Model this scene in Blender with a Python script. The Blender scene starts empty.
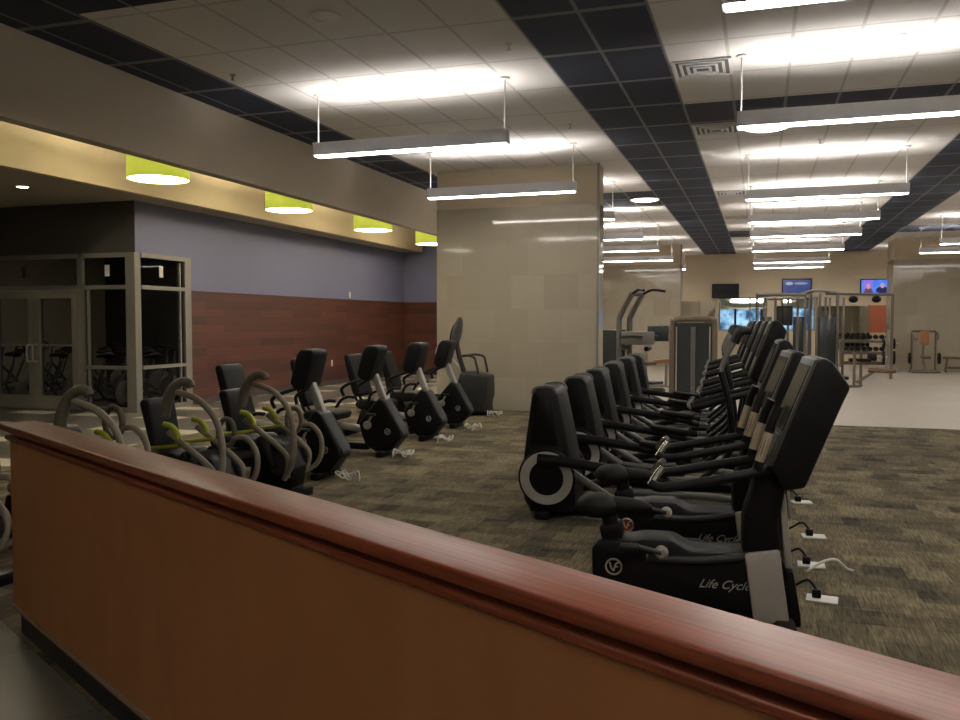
import bpy, bmesh, math, random
from mathutils import Vector, Matrix
random.seed(7)
C = bpy.context.scene.collection
PI = math.pi
def R(d): return math.radians(d)

# ------------------------------------------------------------------ materials
def nodes(name):
    m = bpy.data.materials.new(name); m.use_nodes = True
    nt = m.node_tree; b = nt.nodes['Principled BSDF']
    return m, nt, b
def N(nt, t, **kw):
    n = nt.nodes.new(t)
    for k, v in kw.items(): setattr(n, k, v)
    return n
def mat(name, col, rough=0.5, metal=0.0, var=0.0, scale=20, spec=0.5, coat=0.0):
    m, nt, b = nodes(name)
    b.inputs['Roughness'].default_value = rough
    b.inputs['Metallic'].default_value = metal
    b.inputs['Specular IOR Level'].default_value = spec
    b.inputs['Coat Weight'].default_value = coat
    b.inputs['Base Color'].default_value = (*col, 1)
    tc = N(nt, 'ShaderNodeTexCoord'); nz = N(nt, 'ShaderNodeTexNoise')
    nz.inputs['Scale'].default_value = scale; nz.inputs['Detail'].default_value = 3
    nt.links.new(tc.outputs['Object'], nz.inputs['Vector'])
    mx = N(nt, 'ShaderNodeMix', data_type='RGBA')
    v = var if var else 0.06
    mx.inputs[6].default_value = (*[c*(1-v) for c in col], 1)
    mx.inputs[7].default_value = (*[min(1, c*(1+v)) for c in col], 1)
    nt.links.new(nz.outputs['Fac'], mx.inputs[0]); nt.links.new(mx.outputs[2], b.inputs['Base Color'])
    return m
def emit(name, col, s):
    m, nt, b = nodes(name)
    b.inputs['Base Color'].default_value = (*col, 1)
    b.inputs['Emission Color'].default_value = (*col, 1)
    b.inputs['Emission Strength'].default_value = s
    return m
def math_(nt, op, a, b=None):
    n = N(nt, 'ShaderNodeMath', operation=op)
    for i, v in enumerate((a, b)):
        if v is None: continue
        if isinstance(v, (int, float)): n.inputs[i].default_value = v
        else: nt.links.new(v, n.inputs[i])
    return n.outputs[0]
def mixc(nt, f, a, b):
    n = N(nt, 'ShaderNodeMix', data_type='RGBA')
    if isinstance(f, float): n.inputs[0].default_value = f
    else: nt.links.new(f, n.inputs[0])
    for i, v in ((6, a), (7, b)):
        if isinstance(v, tuple): n.inputs[i].default_value = (*v, 1)
        else: nt.links.new(v, n.inputs[i])
    return n.outputs[2]
def between(nt, v, a, b):
    return math_(nt, 'MULTIPLY', math_(nt, 'GREATER_THAN', v, a), math_(nt, 'LESS_THAN', v, b))
def gridline(nt, v, period, off, w):
    f = math_(nt, 'FLOORED_MODULO', math_(nt, 'SUBTRACT', v, off), period)
    return math_(nt, 'MAXIMUM', math_(nt, 'LESS_THAN', f, w/2), math_(nt, 'GREATER_THAN', f, period-w/2))

M = {}
M['black'] = mat('black_plastic', (0.006, 0.006, 0.0065), 0.42, spec=0.2)
M['blacksoft'] = mat('black_vinyl', (0.009, 0.009, 0.0092), 0.5, spec=0.22)
M['blackgloss'] = mat('black_screen_glass', (0.006, 0.006, 0.007), 0.22, spec=0.3)
M['rubber'] = mat('dark_rubber', (0.011, 0.011, 0.010), 0.65, spec=0.2)
M['darkgrey'] = mat('dark_grey_plastic', (0.024, 0.024, 0.023), 0.45, spec=0.35)
M['bezel'] = mat('grey_bezel', (0.05, 0.047, 0.04), 0.4)
M['grey'] = mat('grey_frame_paint', (0.115, 0.11, 0.098), 0.42)
M['silver'] = mat('silver_paint', (0.42, 0.40, 0.36), 0.38, 0.25)
M['ring'] = mat('light_grey_ring', (0.44, 0.43, 0.39), 0.45)
M['grip_metal'] = mat('satin_grip_metal', (0.58, 0.50, 0.36), 0.35, 0.35)
M['chrome'] = mat('chrome', (0.85, 0.82, 0.75), 0.18, 1.0)
M['beige'] = mat('beige_powder_coat', (0.235, 0.20, 0.145), 0.45)
M['beigedark'] = mat('beige_soft_grip', (0.12, 0.107, 0.075), 0.6)
M['lime'] = mat('yellow_green_plastic', (0.42, 0.46, 0.03), 0.45)
M['whitemetal'] = mat('white_metal', (0.62, 0.61, 0.58), 0.4)
M['fixture'] = mat('pendant_housing', (0.80, 0.79, 0.81), 0.45)
M['alu'] = mat('anodised_aluminium', (0.235, 0.225, 0.20), 0.42, 0.3)
M['whiteplastic'] = mat('white_plastic', (0.7, 0.68, 0.62), 0.4)
M['steel'] = mat('brushed_steel', (0.5, 0.49, 0.47), 0.35, 0.8)
M['orange'] = mat('tan_orange_vinyl', (0.34, 0.15, 0.05), 0.5)
M['tanpad'] = mat('brown_vinyl_pad', (0.13, 0.075, 0.035), 0.5)
M['bronze'] = mat('bronze_frame_paint', (0.16, 0.125, 0.09), 0.42, 0.2)
M['greypanel'] = mat('blue_grey_plastic', (0.075, 0.08, 0.078), 0.35)
M['smoke'] = mat('smoked_blue_grey_panel', (0.035, 0.042, 0.042), 0.25)
M['logo'] = mat('silver_emblem', (0.55, 0.53, 0.48), 0.35, 0.4)
M['red'] = mat('red_decal', (0.35, 0.03, 0.02), 0.4)
M['text'] = mat('silver_lettering', (0.35, 0.34, 0.31), 0.4, 0.2)
M['beam'] = mat('taupe_paint', (0.58, 0.51, 0.41), 0.8, var=0.03, scale=3)
M['cream'] = mat('cream_paint', (0.68, 0.58, 0.41), 0.8, var=0.03, scale=3)
M['beigewall'] = mat('beige_wall_paint', (0.55, 0.46, 0.33), 0.8, var=0.03, scale=2)
M['lowceil'] = mat('taupe_ceiling_paint', (0.40, 0.35, 0.28), 0.8, var=0.03, scale=3)
M['charcoal'] = mat('charcoal_paint', (0.060, 0.056, 0.052), 0.8)
M['purple'] = mat('grey_purple_paint', (0.148, 0.158, 0.262), 0.75, var=0.03, scale=2)
M['terracotta'] = mat('painted_reflection', (0.34, 0.09, 0.04), 0.6)
M['lens'] = emit('lit_diffuser', (1, 0.95, 0.87), 30.0)
M['uplens'] = emit('lit_upper_diffuser', (1, 0.95, 0.88), 52.0)
M['drumlens'] = emit('lit_drum_diffuser', (1, 0.91, 0.76), 14.0)
M['drumtop'] = emit('lit_drum_bulb', (1, 0.86, 0.64), 72.0)
M['can'] = emit('lit_round_lens', (1, 0.93, 0.82), 16.0)
M['winblue'] = None

def shade_mat():
    m, nt, b = nodes('lime_drum_fabric')
    b.inputs['Base Color'].default_value = (0.42, 0.50, 0.02, 1); b.inputs['Roughness'].default_value = 0.8
    wv = N(nt, 'ShaderNodeTexWave'); wv.inputs['Scale'].default_value = 60
    tc = N(nt, 'ShaderNodeTexCoord'); nt.links.new(tc.outputs['Object'], wv.inputs['Vector'])
    c = mixc(nt, wv.outputs['Fac'], (0.36, 0.42, 0.05), (0.42, 0.48, 0.06)); nt.links.new(c, b.inputs['Base Color'])
    b.inputs['Emission Color'].default_value = (0.40, 0.46, 0.05, 1); b.inputs['Emission Strength'].default_value = 0.62   # lamp shade lit from within
    return m
M['drum'] = shade_mat()

def glass_mat(name, tint, refl=0.12):
    m, nt, b = nodes(name); nt.nodes.remove(b)
    o = nt.nodes['Material Output']
    t = N(nt, 'ShaderNodeBsdfTransparent'); t.inputs[0].default_value = (*tint, 1)
    g = N(nt, 'ShaderNodeBsdfGlossy'); g.inputs['Roughness'].default_value = 0.02
    lw = N(nt, 'ShaderNodeLayerWeight'); lw.inputs['Blend'].default_value = refl
    mx = N(nt, 'ShaderNodeMixShader')
    nt.links.new(lw.outputs['Fresnel'], mx.inputs[0]); nt.links.new(t.outputs[0], mx.inputs[1]); nt.links.new(g.outputs[0], mx.inputs[2])
    nt.links.new(mx.outputs[0], o.inputs['Surface']); return m
M['glass'] = glass_mat('tinted_glass', (0.62, 0.62, 0.60))
M['clear'] = glass_mat('clear_glass', (0.9, 0.95, 0.97))

def mirror_mat():
    m, nt, b = nodes('wall_mirror_silvering')
    b.inputs['Base Color'].default_value = (0.62, 0.62, 0.58, 1); b.inputs['Metallic'].default_value = 1; b.inputs['Roughness'].default_value = 0.04
    return m
M['mirror'] = mirror_mat()

def ceiling_mat():
    m, nt, b = nodes('acoustic_ceiling_tile')
    tc = N(nt, 'ShaderNodeNewGeometry'); sp = N(nt, 'ShaderNodeSeparateXYZ'); nt.links.new(tc.outputs['Position'], sp.inputs[0])
    x, y = sp.outputs[0], sp.outputs[1]
    dark = None
    for a, c in ((-6.69, -5.83), (-2.19, -0.96), (2.72, 3.94), (7.62, 9.5)):
        d = between(nt, x, a, c); dark = d if dark is None else math_(nt, 'MAXIMUM', dark, d)
    for xa, xb, ya, yb in ((-5.9, -2.1, 3.8, 6.22), (-1, 2.8, 11.14, 12.33), (-5.9, -2.1, 18.2, 20.6), (-1, 2.8, 27.0, 28.9), (3.9, 8, 27.0, 28.9), (3.9, 8, 11.14, 12.33)):
        dark = math_(nt, 'MAXIMUM', dark, math_(nt, 'MULTIPLY', between(nt, x, xa, xb), between(nt, y, ya, yb)))
    lines = math_(nt, 'MAXIMUM', gridline(nt, x, 0.6125, -2.19, 0.034), gridline(nt, y, 1.17, 7.55, 0.034))
    nz = N(nt, 'ShaderNodeTexNoise'); nz.inputs['Scale'].default_value = 60; nt.links.new(tc.outputs['Position'], nz.inputs['Vector'])
    white = mixc(nt, nz.outputs['Fac'], (0.76, 0.74, 0.72), (0.82, 0.80, 0.78))
    navy = mixc(nt, nz.outputs['Fac'], (0.018, 0.023, 0.046), (0.028, 0.035, 0.066))
    white = mixc(nt, lines, white, (0.58, 0.56, 0.53))
    navy = mixc(nt, math_(nt, 'MAXIMUM', gridline(nt, x, 0.6125, -2.19, 0.036), gridline(nt, y, 1.17, 7.55, 0.075)), navy, (0.20, 0.205, 0.22))
    nt.links.new(mixc(nt, dark, white, navy), b.inputs['Base Color'])
    b.inputs['Roughness'].default_value = 0.85
    return m
M['ceil'] = ceiling_mat()

def carpet_mat():
    m, nt, b = nodes('plank_carpet')
    g = N(nt, 'ShaderNodeNewGeometry')
    def brick(w, h, c1, c2, seed):
        mp = N(nt, 'ShaderNodeMapping'); mp.inputs['Location'].default_value = (seed, seed*0.37, 0)
        nt.links.new(g.outputs['Position'], mp.inputs[0])
        br = N(nt, 'ShaderNodeTexBrick'); br.offset = 0.37; br.squash = 1
        br.inputs['Scale'].default_value = 1; br.inputs['Brick Width'].default_value = w; br.inputs['Row Height'].default_value = h
        br.inputs['Mortar Size'].default_value = 0.0
        br.inputs['Color1'].default_value = (*c1, 1); br.inputs['Color2'].default_value = (*c2, 1)
        nt.links.new(mp.outputs[0], br.inputs['Vector']); return br.outputs['Color']
    a = brick(0.25, 0.24, (0.008, 0.009, 0.010), (0.185, 0.150, 0.088), 3.1)
    c = brick(0.17, 0.36, (0.030, 0.028, 0.025), (0.205, 0.165, 0.098), 9.7)
    d = brick(0.55, 0.12, (0.038, 0.036, 0.034), (0.160, 0.132, 0.078), 5.3)
    col = mixc(nt, 0.30, mixc(nt, 0.35, a, c), d)
    mp = N(nt, 'ShaderNodeMapping'); mp.inputs['Scale'].default_value = (55, 5, 1)
    nt.links.new(g.outputs['Position'], mp.inputs[0])
    nz = N(nt, 'ShaderNodeTexNoise'); nz.inputs['Scale'].default_value = 1.5; nz.inputs['Detail'].default_value = 3
    nt.links.new(mp.outputs[0], nz.inputs['Vector'])
    k = math_(nt, 'ADD', math_(nt, 'MULTIPLY', nz.outputs['Fac'], 2.4), -0.1)
    mul = N(nt, 'ShaderNodeMix', data_type='RGBA', blend_type='MULTIPLY'); mul.inputs[0].default_value = 1
    nt.links.new(col, mul.inputs[6])
    cb = N(nt, 'ShaderNodeCombineXYZ')
    for i in range(3): nt.links.new(k, cb.inputs[i])
    nt.links.new(cb.outputs[0], mul.inputs[7])
    nt.links.new(mul.outputs[2], b.inputs['Base Color']); b.inputs['Roughness'].default_value = 0.95
    b.inputs['Specular IOR Level'].default_value = 0.1
    return m
M['carpet'] = carpet_mat()

def tile_mat(name, c1, c2, w, h, mortar, rough, rot=0.0, plane='XY', msize=0.006):
    m, nt, b = nodes(name)
    g = N(nt, 'ShaderNodeNewGeometry'); mp = N(nt, 'ShaderNodeMapping')
    sp = N(nt, 'ShaderNodeSeparateXYZ'); nt.links.new(g.outputs['Position'], sp.inputs[0])
    cb = N(nt, 'ShaderNodeCombineXYZ')
    i0, i1 = {'XY': (0, 1), 'XZ': (0, 2), 'YZ': (1, 2)}[plane]
    if plane == 'XYZ': pass
    nt.links.new(sp.outputs[i0], cb.inputs[0]); nt.links.new(sp.outputs[i1], cb.inputs[1])
    mp.inputs['Rotation'].default_value = (0, 0, rot); nt.links.new(cb.outputs[0], mp.inputs[0])
    br = N(nt, 'ShaderNodeTexBrick'); br.offset = 0.5
    br.inputs['Scale'].default_value = 1; br.inputs['Brick Width'].default_value = w; br.inputs['Row Height'].default_value = h
    br.inputs['Mortar Size'].default_value = msize
    br.inputs['Color1'].default_value = (*c1, 1); br.inputs['Color2'].default_value = (*c2, 1); br.inputs['Mortar'].default_value = (*mortar, 1)
    nt.links.new(mp.outputs[0], br.inputs['Vector'])
    nz = N(nt, 'ShaderNodeTexNoise'); nz.inputs['Scale'].default_value = 2.2; nz.inputs['Detail'].default_value = 6; nz.inputs['Distortion'].default_value = 1.5
    nt.links.new(mp.outputs[0], nz.inputs['Vector'])
    c = mixc(nt, math_(nt, 'MULTIPLY', nz.outputs['Fac'], 0.35), br.outputs['Color'], tuple(v*0.75 for v in c1))
    nt.links.new(c, b.inputs['Base Color']); b.inputs['Roughness'].default_value = rough
    return m
M['coltile'] = tile_mat('polished_beige_stone_tile', (0.44, 0.39, 0.30), (0.38, 0.33, 0.25), 0.61, 0.61, (0.38, 0.335, 0.26), 0.07, plane='XZ', msize=0.004)
M['coltileside'] = tile_mat('polished_beige_stone_tile_side', (0.44, 0.39, 0.30), (0.38, 0.33, 0.25), 0.61, 0.61, (0.38, 0.335, 0.26), 0.07, plane='YZ', msize=0.004)
M['entrytile'] = tile_mat('grey_stone_floor_tile', (0.13, 0.12, 0.10), (0.055, 0.05, 0.045), 0.9, 0.6, (0.07, 0.065, 0.06), 0.3, rot=0.5)
M['farfloor'] = tile_mat('pale_rubber_floor', (0.40, 0.35, 0.29), (0.36, 0.32, 0.27), 1.2, 1.2, (0.33, 0.29, 0.24), 0.45)
M['spinfloor'] = tile_mat('dark_wood_floor', (0.10, 0.09, 0.08), (0.07, 0.06, 0.055), 1.2, 0.12, (0.04, 0.04, 0.04), 0.35)

def walk_mat():
    m, nt, b = nodes('striped_walkway_tile')
    g = N(nt, 'ShaderNodeNewGeometry'); sp = N(nt, 'ShaderNodeSeparateXYZ'); nt.links.new(g.outputs['Position'], sp.inputs[0])
    br = N(nt, 'ShaderNodeTexBrick'); br.offset = 0.5; br.inputs['Scale'].default_value = 1
    br.inputs['Brick Width'].default_value = 1.2; br.inputs['Row Height'].default_value = 0.6; br.inputs['Mortar Size'].default_value = 0.005
    br.inputs['Color1'].default_value = (0.075, 0.068, 0.057, 1); br.inputs['Color2'].default_value = (0.115, 0.105, 0.088, 1); br.inputs['Mortar'].default_value = (0.1, 0.09, 0.08, 1)
    nt.links.new(g.outputs['Position'], br.inputs['Vector'])
    f = math_(nt, 'FLOORED_MODULO', sp.outputs[1], 1.45)
    sy = math_(nt, 'LESS_THAN', f, 0.42)
    row = math_(nt, 'FLOOR', math_(nt, 'DIVIDE', sp.outputs[1], 1.45))
    sx = math_(nt, 'FLOORED_MODULO', math_(nt, 'ADD', sp.outputs[0], math_(nt, 'MULTIPLY', row, 0.4)), 1.35)
    s = math_(nt, 'MULTIPLY', sy, math_(nt, 'LESS_THAN', sx, 0.85))
    nt.links.new(mixc(nt, s, br.outputs['Color'], (0.62, 0.56, 0.44)), b.inputs['Base Color']); b.inputs['Roughness'].default_value = 0.35
    return m
M['walk'] = walk_mat()

def wood_mat(name, c1, c2, rough, grain=(1.2, 14, 14), coat=0.0, dist=1.2):
    m, nt, b = nodes(name)
    tc = N(nt, 'ShaderNodeTexCoord'); mp = N(nt, 'ShaderNodeMapping'); mp.inputs['Scale'].default_value = grain
    nt.links.new(tc.outputs['Object'], mp.inputs[0])
    nz = N(nt, 'ShaderNodeTexNoise'); nz.inputs['Scale'].default_value = 2.5; nz.inputs['Detail'].default_value = 8; nz.inputs['Distortion'].default_value = dist
    nt.links.new(mp.outputs[0], nz.inputs['Vector'])
    rp = N(nt, 'ShaderNodeValToRGB'); rp.color_ramp.elements[0].position = 0.35; rp.color_ramp.elements[1].position = 0.66
    rp.color_ramp.elements[0].color = (*c1, 1); rp.color_ramp.elements[1].color = (*c2, 1)
    nt.links.new(nz.outputs['Fac'], rp.inputs[0]); nt.links.new(rp.outputs[0], b.inputs['Base Color'])
    b.inputs['Roughness'].default_value = rough; b.inputs['Coat Weight'].default_value = coat; b.inputs['Coat Roughness'].default_value = 0.25
    return m
M['cap'] = wood_mat('stained_cherry_wood', (0.13, 0.026, 0.010), (0.25, 0.062, 0.024), 0.36, (0.5, 30, 30), 0.15)
M['panel'] = wood_mat('maple_veneer', (0.30, 0.122, 0.040), (0.34, 0.142, 0.048), 0.5, (2, 2, 1.0), 0.0, 0.4)

def plank_mat(plane):
    m, nt, b = nodes('dark_wood_wall_planks_' + plane.lower())
    g = N(nt, 'ShaderNodeNewGeometry'); sp = N(nt, 'ShaderNodeSeparateXYZ'); nt.links.new(g.outputs['Position'], sp.inputs[0])
    cb = N(nt, 'ShaderNodeCombineXYZ'); nt.links.new(sp.outputs[{'Y': 1, 'X': 0}[plane]], cb.inputs[0]); nt.links.new(sp.outputs[2], cb.inputs[1])
    br = N(nt, 'ShaderNodeTexBrick'); br.offset = 0.43; br.inputs['Scale'].default_value = 1
    br.inputs['Brick Width'].default_value = 1.35; br.inputs['Row Height'].default_value = 0.155; br.inputs['Mortar Size'].default_value = 0.003
    br.inputs['Color1'].default_value = (0.055, 0.017, 0.010, 1); br.inputs['Color2'].default_value = (0.158, 0.048, 0.026, 1); br.inputs['Mortar'].default_value = (0.03, 0.01, 0.008, 1)
    nt.links.new(cb.outputs[0], br.inputs['Vector'])
    mp = N(nt, 'ShaderNodeMapping'); mp.inputs['Scale'].default_value = (1.2, 30, 1); nt.links.new(cb.outputs[0], mp.inputs[0])
    nz = N(nt, 'ShaderNodeTexNoise'); nz.inputs['Scale'].default_value = 2; nz.inputs['Detail'].default_value = 6; nt.links.new(mp.outputs[0], nz.inputs['Vector'])
    nt.links.new(mixc(nt, math_(nt, 'MULTIPLY', math_(nt, 'POWER', nz.outputs['Fac'], 1.5), 1.2), br.outputs['Color'], (0.040, 0.013, 0.009)), b.inputs['Base Color'])
    b.inputs['Roughness'].default_value = 0.5
    return m
M['plankY'] = plank_mat('Y'); M['plankX'] = plank_mat('X')

def tv_mat(kind):
    m, nt, b = nodes('lit_television_picture_' + kind)
    tc = N(nt, 'ShaderNodeTexCoord'); sp = N(nt, 'ShaderNodeSeparateXYZ'); nt.links.new(tc.outputs['Object'], sp.inputs[0])
    x, z = sp.outputs[0], sp.outputs[2]
    def blob(cx, cz, rx, rz):
        dx = math_(nt, 'DIVIDE', math_(nt, 'SUBTRACT', x, cx), rx); dz = math_(nt, 'DIVIDE', math_(nt, 'SUBTRACT', z, cz), rz)
        return math_(nt, 'LESS_THAN', math_(nt, 'ADD', math_(nt, 'MULTIPLY', dx, dx), math_(nt, 'MULTIPLY', dz, dz)), 1.0)
    nz = N(nt, 'ShaderNodeTexNoise'); nz.inputs['Scale'].default_value = 5; nt.links.new(tc.outputs['Object'], nz.inputs['Vector'])
    if kind == 'news':
        c = mixc(nt, nz.outputs['Fac'], (0.01, 0.06, 0.55), (0.12, 0.35, 1.0))
        c = mixc(nt, between(nt, x, -0.44, -0.12), c, (0.25, 0.16, 0.75))
        c = mixc(nt, blob(-0.27, -0.22, 0.16, 0.2), c, (0.10, 0.05, 0.10))
        c = mixc(nt, blob(-0.27, 0.03, 0.07, 0.11), c, (0.60, 0.30, 0.28))
        c = mixc(nt, blob(0.22, -0.12, 0.22, 0.13), c, (0.01, 0.01, 0.06))
        c = mixc(nt, blob(0.22, 0.05, 0.075, 0.1), c, (0.50, 0.28, 0.45))
        c = mixc(nt, math_(nt, 'LESS_THAN', z, -0.24), c, (0.05, 0.04, 0.5))
    else:
        c = mixc(nt, nz.outputs['Fac'], (0.005, 0.02, 0.16), (0.02, 0.08, 0.42))
        c = mixc(nt, blob(-0.28, 0.12, 0.14, 0.06), c, (0.5, 0.55, 0.7))
        c = mixc(nt, blob(0.15, 0.12, 0.25, 0.05), c, (0.3, 0.35, 0.5))
    nt.links.new(c, b.inputs['Emission Color']); b.inputs['Emission Strength'].default_value = 0.95 if kind == 'news' else 0.5
    b.inputs['Base Color'].default_value = (0.01, 0.01, 0.01, 1); b.inputs['Roughness'].default_value = 0.2
    return m

def lobby_mat():
    m, nt, b = nodes('daylit_lobby_glazing')
    g = N(nt, 'ShaderNodeNewGeometry')
    nz = N(nt, 'ShaderNodeTexNoise'); nz.inputs['Scale'].default_value = 2.6; nz.inputs['Detail'].default_value = 8
    nt.links.new(g.outputs['Position'], nz.inputs['Vector'])
    rp = N(nt, 'ShaderNodeValToRGB'); rp.color_ramp.elements[0].position = 0.38; rp.color_ramp.elements[1].position = 0.66
    rp.color_ramp.elements[0].color = (0.02, 0.10, 0.22, 1); rp.color_ramp.elements[1].color = (0.55, 0.85, 1.15, 1)
    nt.links.new(nz.outputs['Fac'], rp.inputs[0]); nt.links.new(rp.outputs[0], b.inputs['Emission Color'])
    b.inputs['Emission Strength'].default_value = 1.0; b.inputs['Base Color'].default_value = (0.02, 0.03, 0.05, 1)
    return m
M['winblue'] = lobby_mat()

# ------------------------------------------------------------------ mesh helpers
def catmull(pts, n=6):
    P = [Vector(p) for p in pts]
    if len(P) < 3: return P
    out = []
    for i in range(len(P)-1):
        p0 = P[i-1] if i else P[0]*2-P[1]; p1, p2 = P[i], P[i+1]
        p3 = P[i+2] if i+2 < len(P) else P[-1]*2-P[-2]
        for k in range(n):
            t = k/n
            out.append(0.5*((2*p1)+(p2-p0)*t+(2*p0-5*p1+4*p2-p3)*t*t+(3*p1-p0-3*p2+p3)*t**3))
    out.append(P[-1]); return out

class MB:
    def __init__(s): s.bm = bmesh.new()
    def box(s, c, d, rot=(0, 0, 0), bev=0.0):
        from mathutils import Euler
        mtx = Matrix.Translation(c) @ Euler(rot).to_matrix().to_4x4() @ Matrix.Diagonal((*d, 1))
        r = bmesh.ops.create_cube(s.bm, size=1.0, matrix=mtx)
        if bev:
            es = list({e for v in r['verts'] for e in v.link_edges})
            bmesh.ops.bevel(s.bm, geom=es, offset=bev, segments=2, affect='EDGES', profile=0.5)
        return s
    def bx(s, x0, x1, y0, y1, z0, z1, bev=0.0):
        return s.box(((x0+x1)/2, (y0+y1)/2, (z0+z1)/2), (abs(x1-x0), abs(y1-y0), abs(z1-z0)), bev=bev)
    def prism(s, prof, y0, y1, bev=0.0, taper=None, seg=2):
        # profile in x,z extruded along y
        a = [s.bm.verts.new((x, y0, z)) for x, z in prof]; b = [s.bm.verts.new((x, y1, z)) for x, z in prof]
        n = len(prof); f = [s.bm.faces.new(a), s.bm.faces.new(list(reversed(b)))]
        for i in range(n): f.append(s.bm.faces.new((a[i], b[i], b[(i+1) % n], a[(i+1) % n])))
        bmesh.ops.recalc_face_normals(s.bm, faces=f)
        if bev:
            es = list({e for x in f for e in x.edges})
            bmesh.ops.bevel(s.bm, geom=es, offset=bev, segments=seg, affect='EDGES', profile=0.5, clamp_overlap=True)
        return s
    def tube(s, pts, r, seg=10, smooth=True, n=5):
        P = catmull(pts, n) if smooth else [Vector(p) for p in pts]
        rings = []; up = None
        for i, p in enumerate(P):
            d = (P[min(i+1, len(P)-1)]-P[max(i-1, 0)]).normalized()
            if up is None:
                up = Vector((0, 0, 1)) if abs(d.z) < 0.9 else Vector((1, 0, 0))
            u = (up-d*up.dot(d)).normalized(); up = u; v = d.cross(u)
            rr = r if isinstance(r, (int, float)) else r[0]+(r[1]-r[0])*i/(len(P)-1)
            rings.append([s.bm.verts.new(p+(u*math.cos(2*PI*k/seg)+v*math.sin(2*PI*k/seg))*rr) for k in range(seg)])
        for a, b in zip(rings, rings[1:]):
            for k in range(seg): s.bm.faces.new((a[k], a[(k+1) % seg], b[(k+1) % seg], b[k]))
        s.bm.faces.new(list(reversed(rings[0]))); s.bm.faces.new(rings[-1]); return s
    def cyl(s, p0, p1, r, seg=16): return s.tube([p0, p1], r, seg, smooth=False)
    def lathe(s, c, axis, prof, seg=28):
        # prof: list of (radius, height) along the axis; closed if ends have radius 0
        ax = Vector(axis).normalized(); t = Vector((1, 0, 0)) if abs(ax.x) < 0.9 else Vector((0, 0, 1))
        u = ax.cross(t).normalized(); v = ax.cross(u); c = Vector(c); rings = []
        for r, h in prof:
            if r < 1e-6: rings.append([s.bm.verts.new(c+ax*h)])
            else: rings.append([s.bm.verts.new(c+ax*h+(u*math.cos(2*PI*k/seg)+v*math.sin(2*PI*k/seg))*r) for k in range(seg)])
        for a, b in zip(rings, rings[1:]):
            for k in range(seg):
                k2 = (k+1) % seg
                if len(a) == 1 and len(b) == 1: continue
                if len(a) == 1: s.bm.faces.new((a[0], b[k2], b[k]))
                elif len(b) == 1: s.bm.faces.new((a[k], a[k2], b[0]))
                else: s.bm.faces.new((a[k], a[k2], b[k2], b[k]))
        return s
    def disc(s, c, axis, r, t, seg=28, b=None):
        b = b if b is not None else min(0.012, t*0.3)
        return s.lathe(c, axis, [(0, 0), (r-b, 0), (r, b), (r, t-b), (r-b, t), (0, t)], seg)
    def ring(s, c, axis, r0, r1, t, seg=36):
        return s.lathe(c, axis, [(r0, 0), (r1, 0), (r1, t*0.7), (r1-t*0.3, t), (r0+t*0.3, t), (r0, t*0.7), (r0, 0)], seg)
    def ball(s, c, rad, rot=(0, 0, 0), seg=14):
        from mathutils import Euler
        mtx = Matrix.Translation(c) @ Euler(rot).to_matrix().to_4x4() @ Matrix.Diagonal((*rad, 1))
        bmesh.ops.create_uvsphere(s.bm, u_segments=seg+4, v_segments=seg, radius=1, matrix=mtx); return s
    def build(s, name, m, parent=None, smooth=True, loc=None, rotz=0):
        bmesh.ops.recalc_face_normals(s.bm, faces=s.bm.faces[:])
        me = bpy.data.meshes.new(name); s.bm.to_mesh(me); s.bm.free()
        me.materials.append(M[m] if isinstance(m, str) else m)
        if smooth:
            for p in me.polygons: p.use_smooth = True
            try: me.set_sharp_from_angle(angle=R(38))
            except Exception: pass
        o = bpy.data.objects.new(name, me); C.objects.link(o)
        if parent: o.parent = parent
        if loc: o.location = loc
        if rotz: o.rotation_euler = (0, 0, rotz)
        return o

def tag(o, label, cat, group=None):
    o['label'] = label; o['category'] = cat
    if group: o['group'] = group
    return o
def thing(name, label, cat, loc=(0, 0, 0), rotz=0, group=None):
    o = bpy.data.objects.new(name, None); C.objects.link(o); o.empty_display_size = 0.1
    o.location = loc; o.rotation_euler = (0, 0, rotz); return tag(o, label, cat, group)
def struct(name, mb, m, parent=None, smooth=False):
    o = mb.build(name, m, parent, smooth)
    if not parent: o['kind'] = 'structure'
    return o
def copy_tree(o, parent=None):
    c = o.copy(); C.objects.link(c)
    if parent: c.parent = parent
    for ch in list(o.children): copy_tree(ch, c)
    return c
def dup(o, label, loc, rotz=None):
    c = copy_tree(o); c.location = loc; c['label'] = label
    if rotz is not None: c.rotation_euler = (0, 0, rotz)
    return c
def text_obj(s, name, size, m, parent, loc, rot, shear=0.25, ext=0.0015):
    cu = bpy.data.curves.new(name, 'FONT'); cu.body = s; cu.size = size; cu.shear = shear; cu.extrude = ext
    cu.align_x = 'CENTER'; cu.align_y = 'CENTER'
    o = bpy.data.objects.new(name+'_curve', cu); C.objects.link(o)
    dg = bpy.context.evaluated_depsgraph_get(); me = bpy.data.meshes.new_from_object(o.evaluated_get(dg))
    bpy.data.objects.remove(o); me.name = name
    me.materials.clear(); me.materials.append(M[m])
    t = bpy.data.objects.new(name, me); C.objects.link(t); t.parent = parent; t.location = loc; t.rotation_euler = rot
    return t

HC = 4.35
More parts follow.
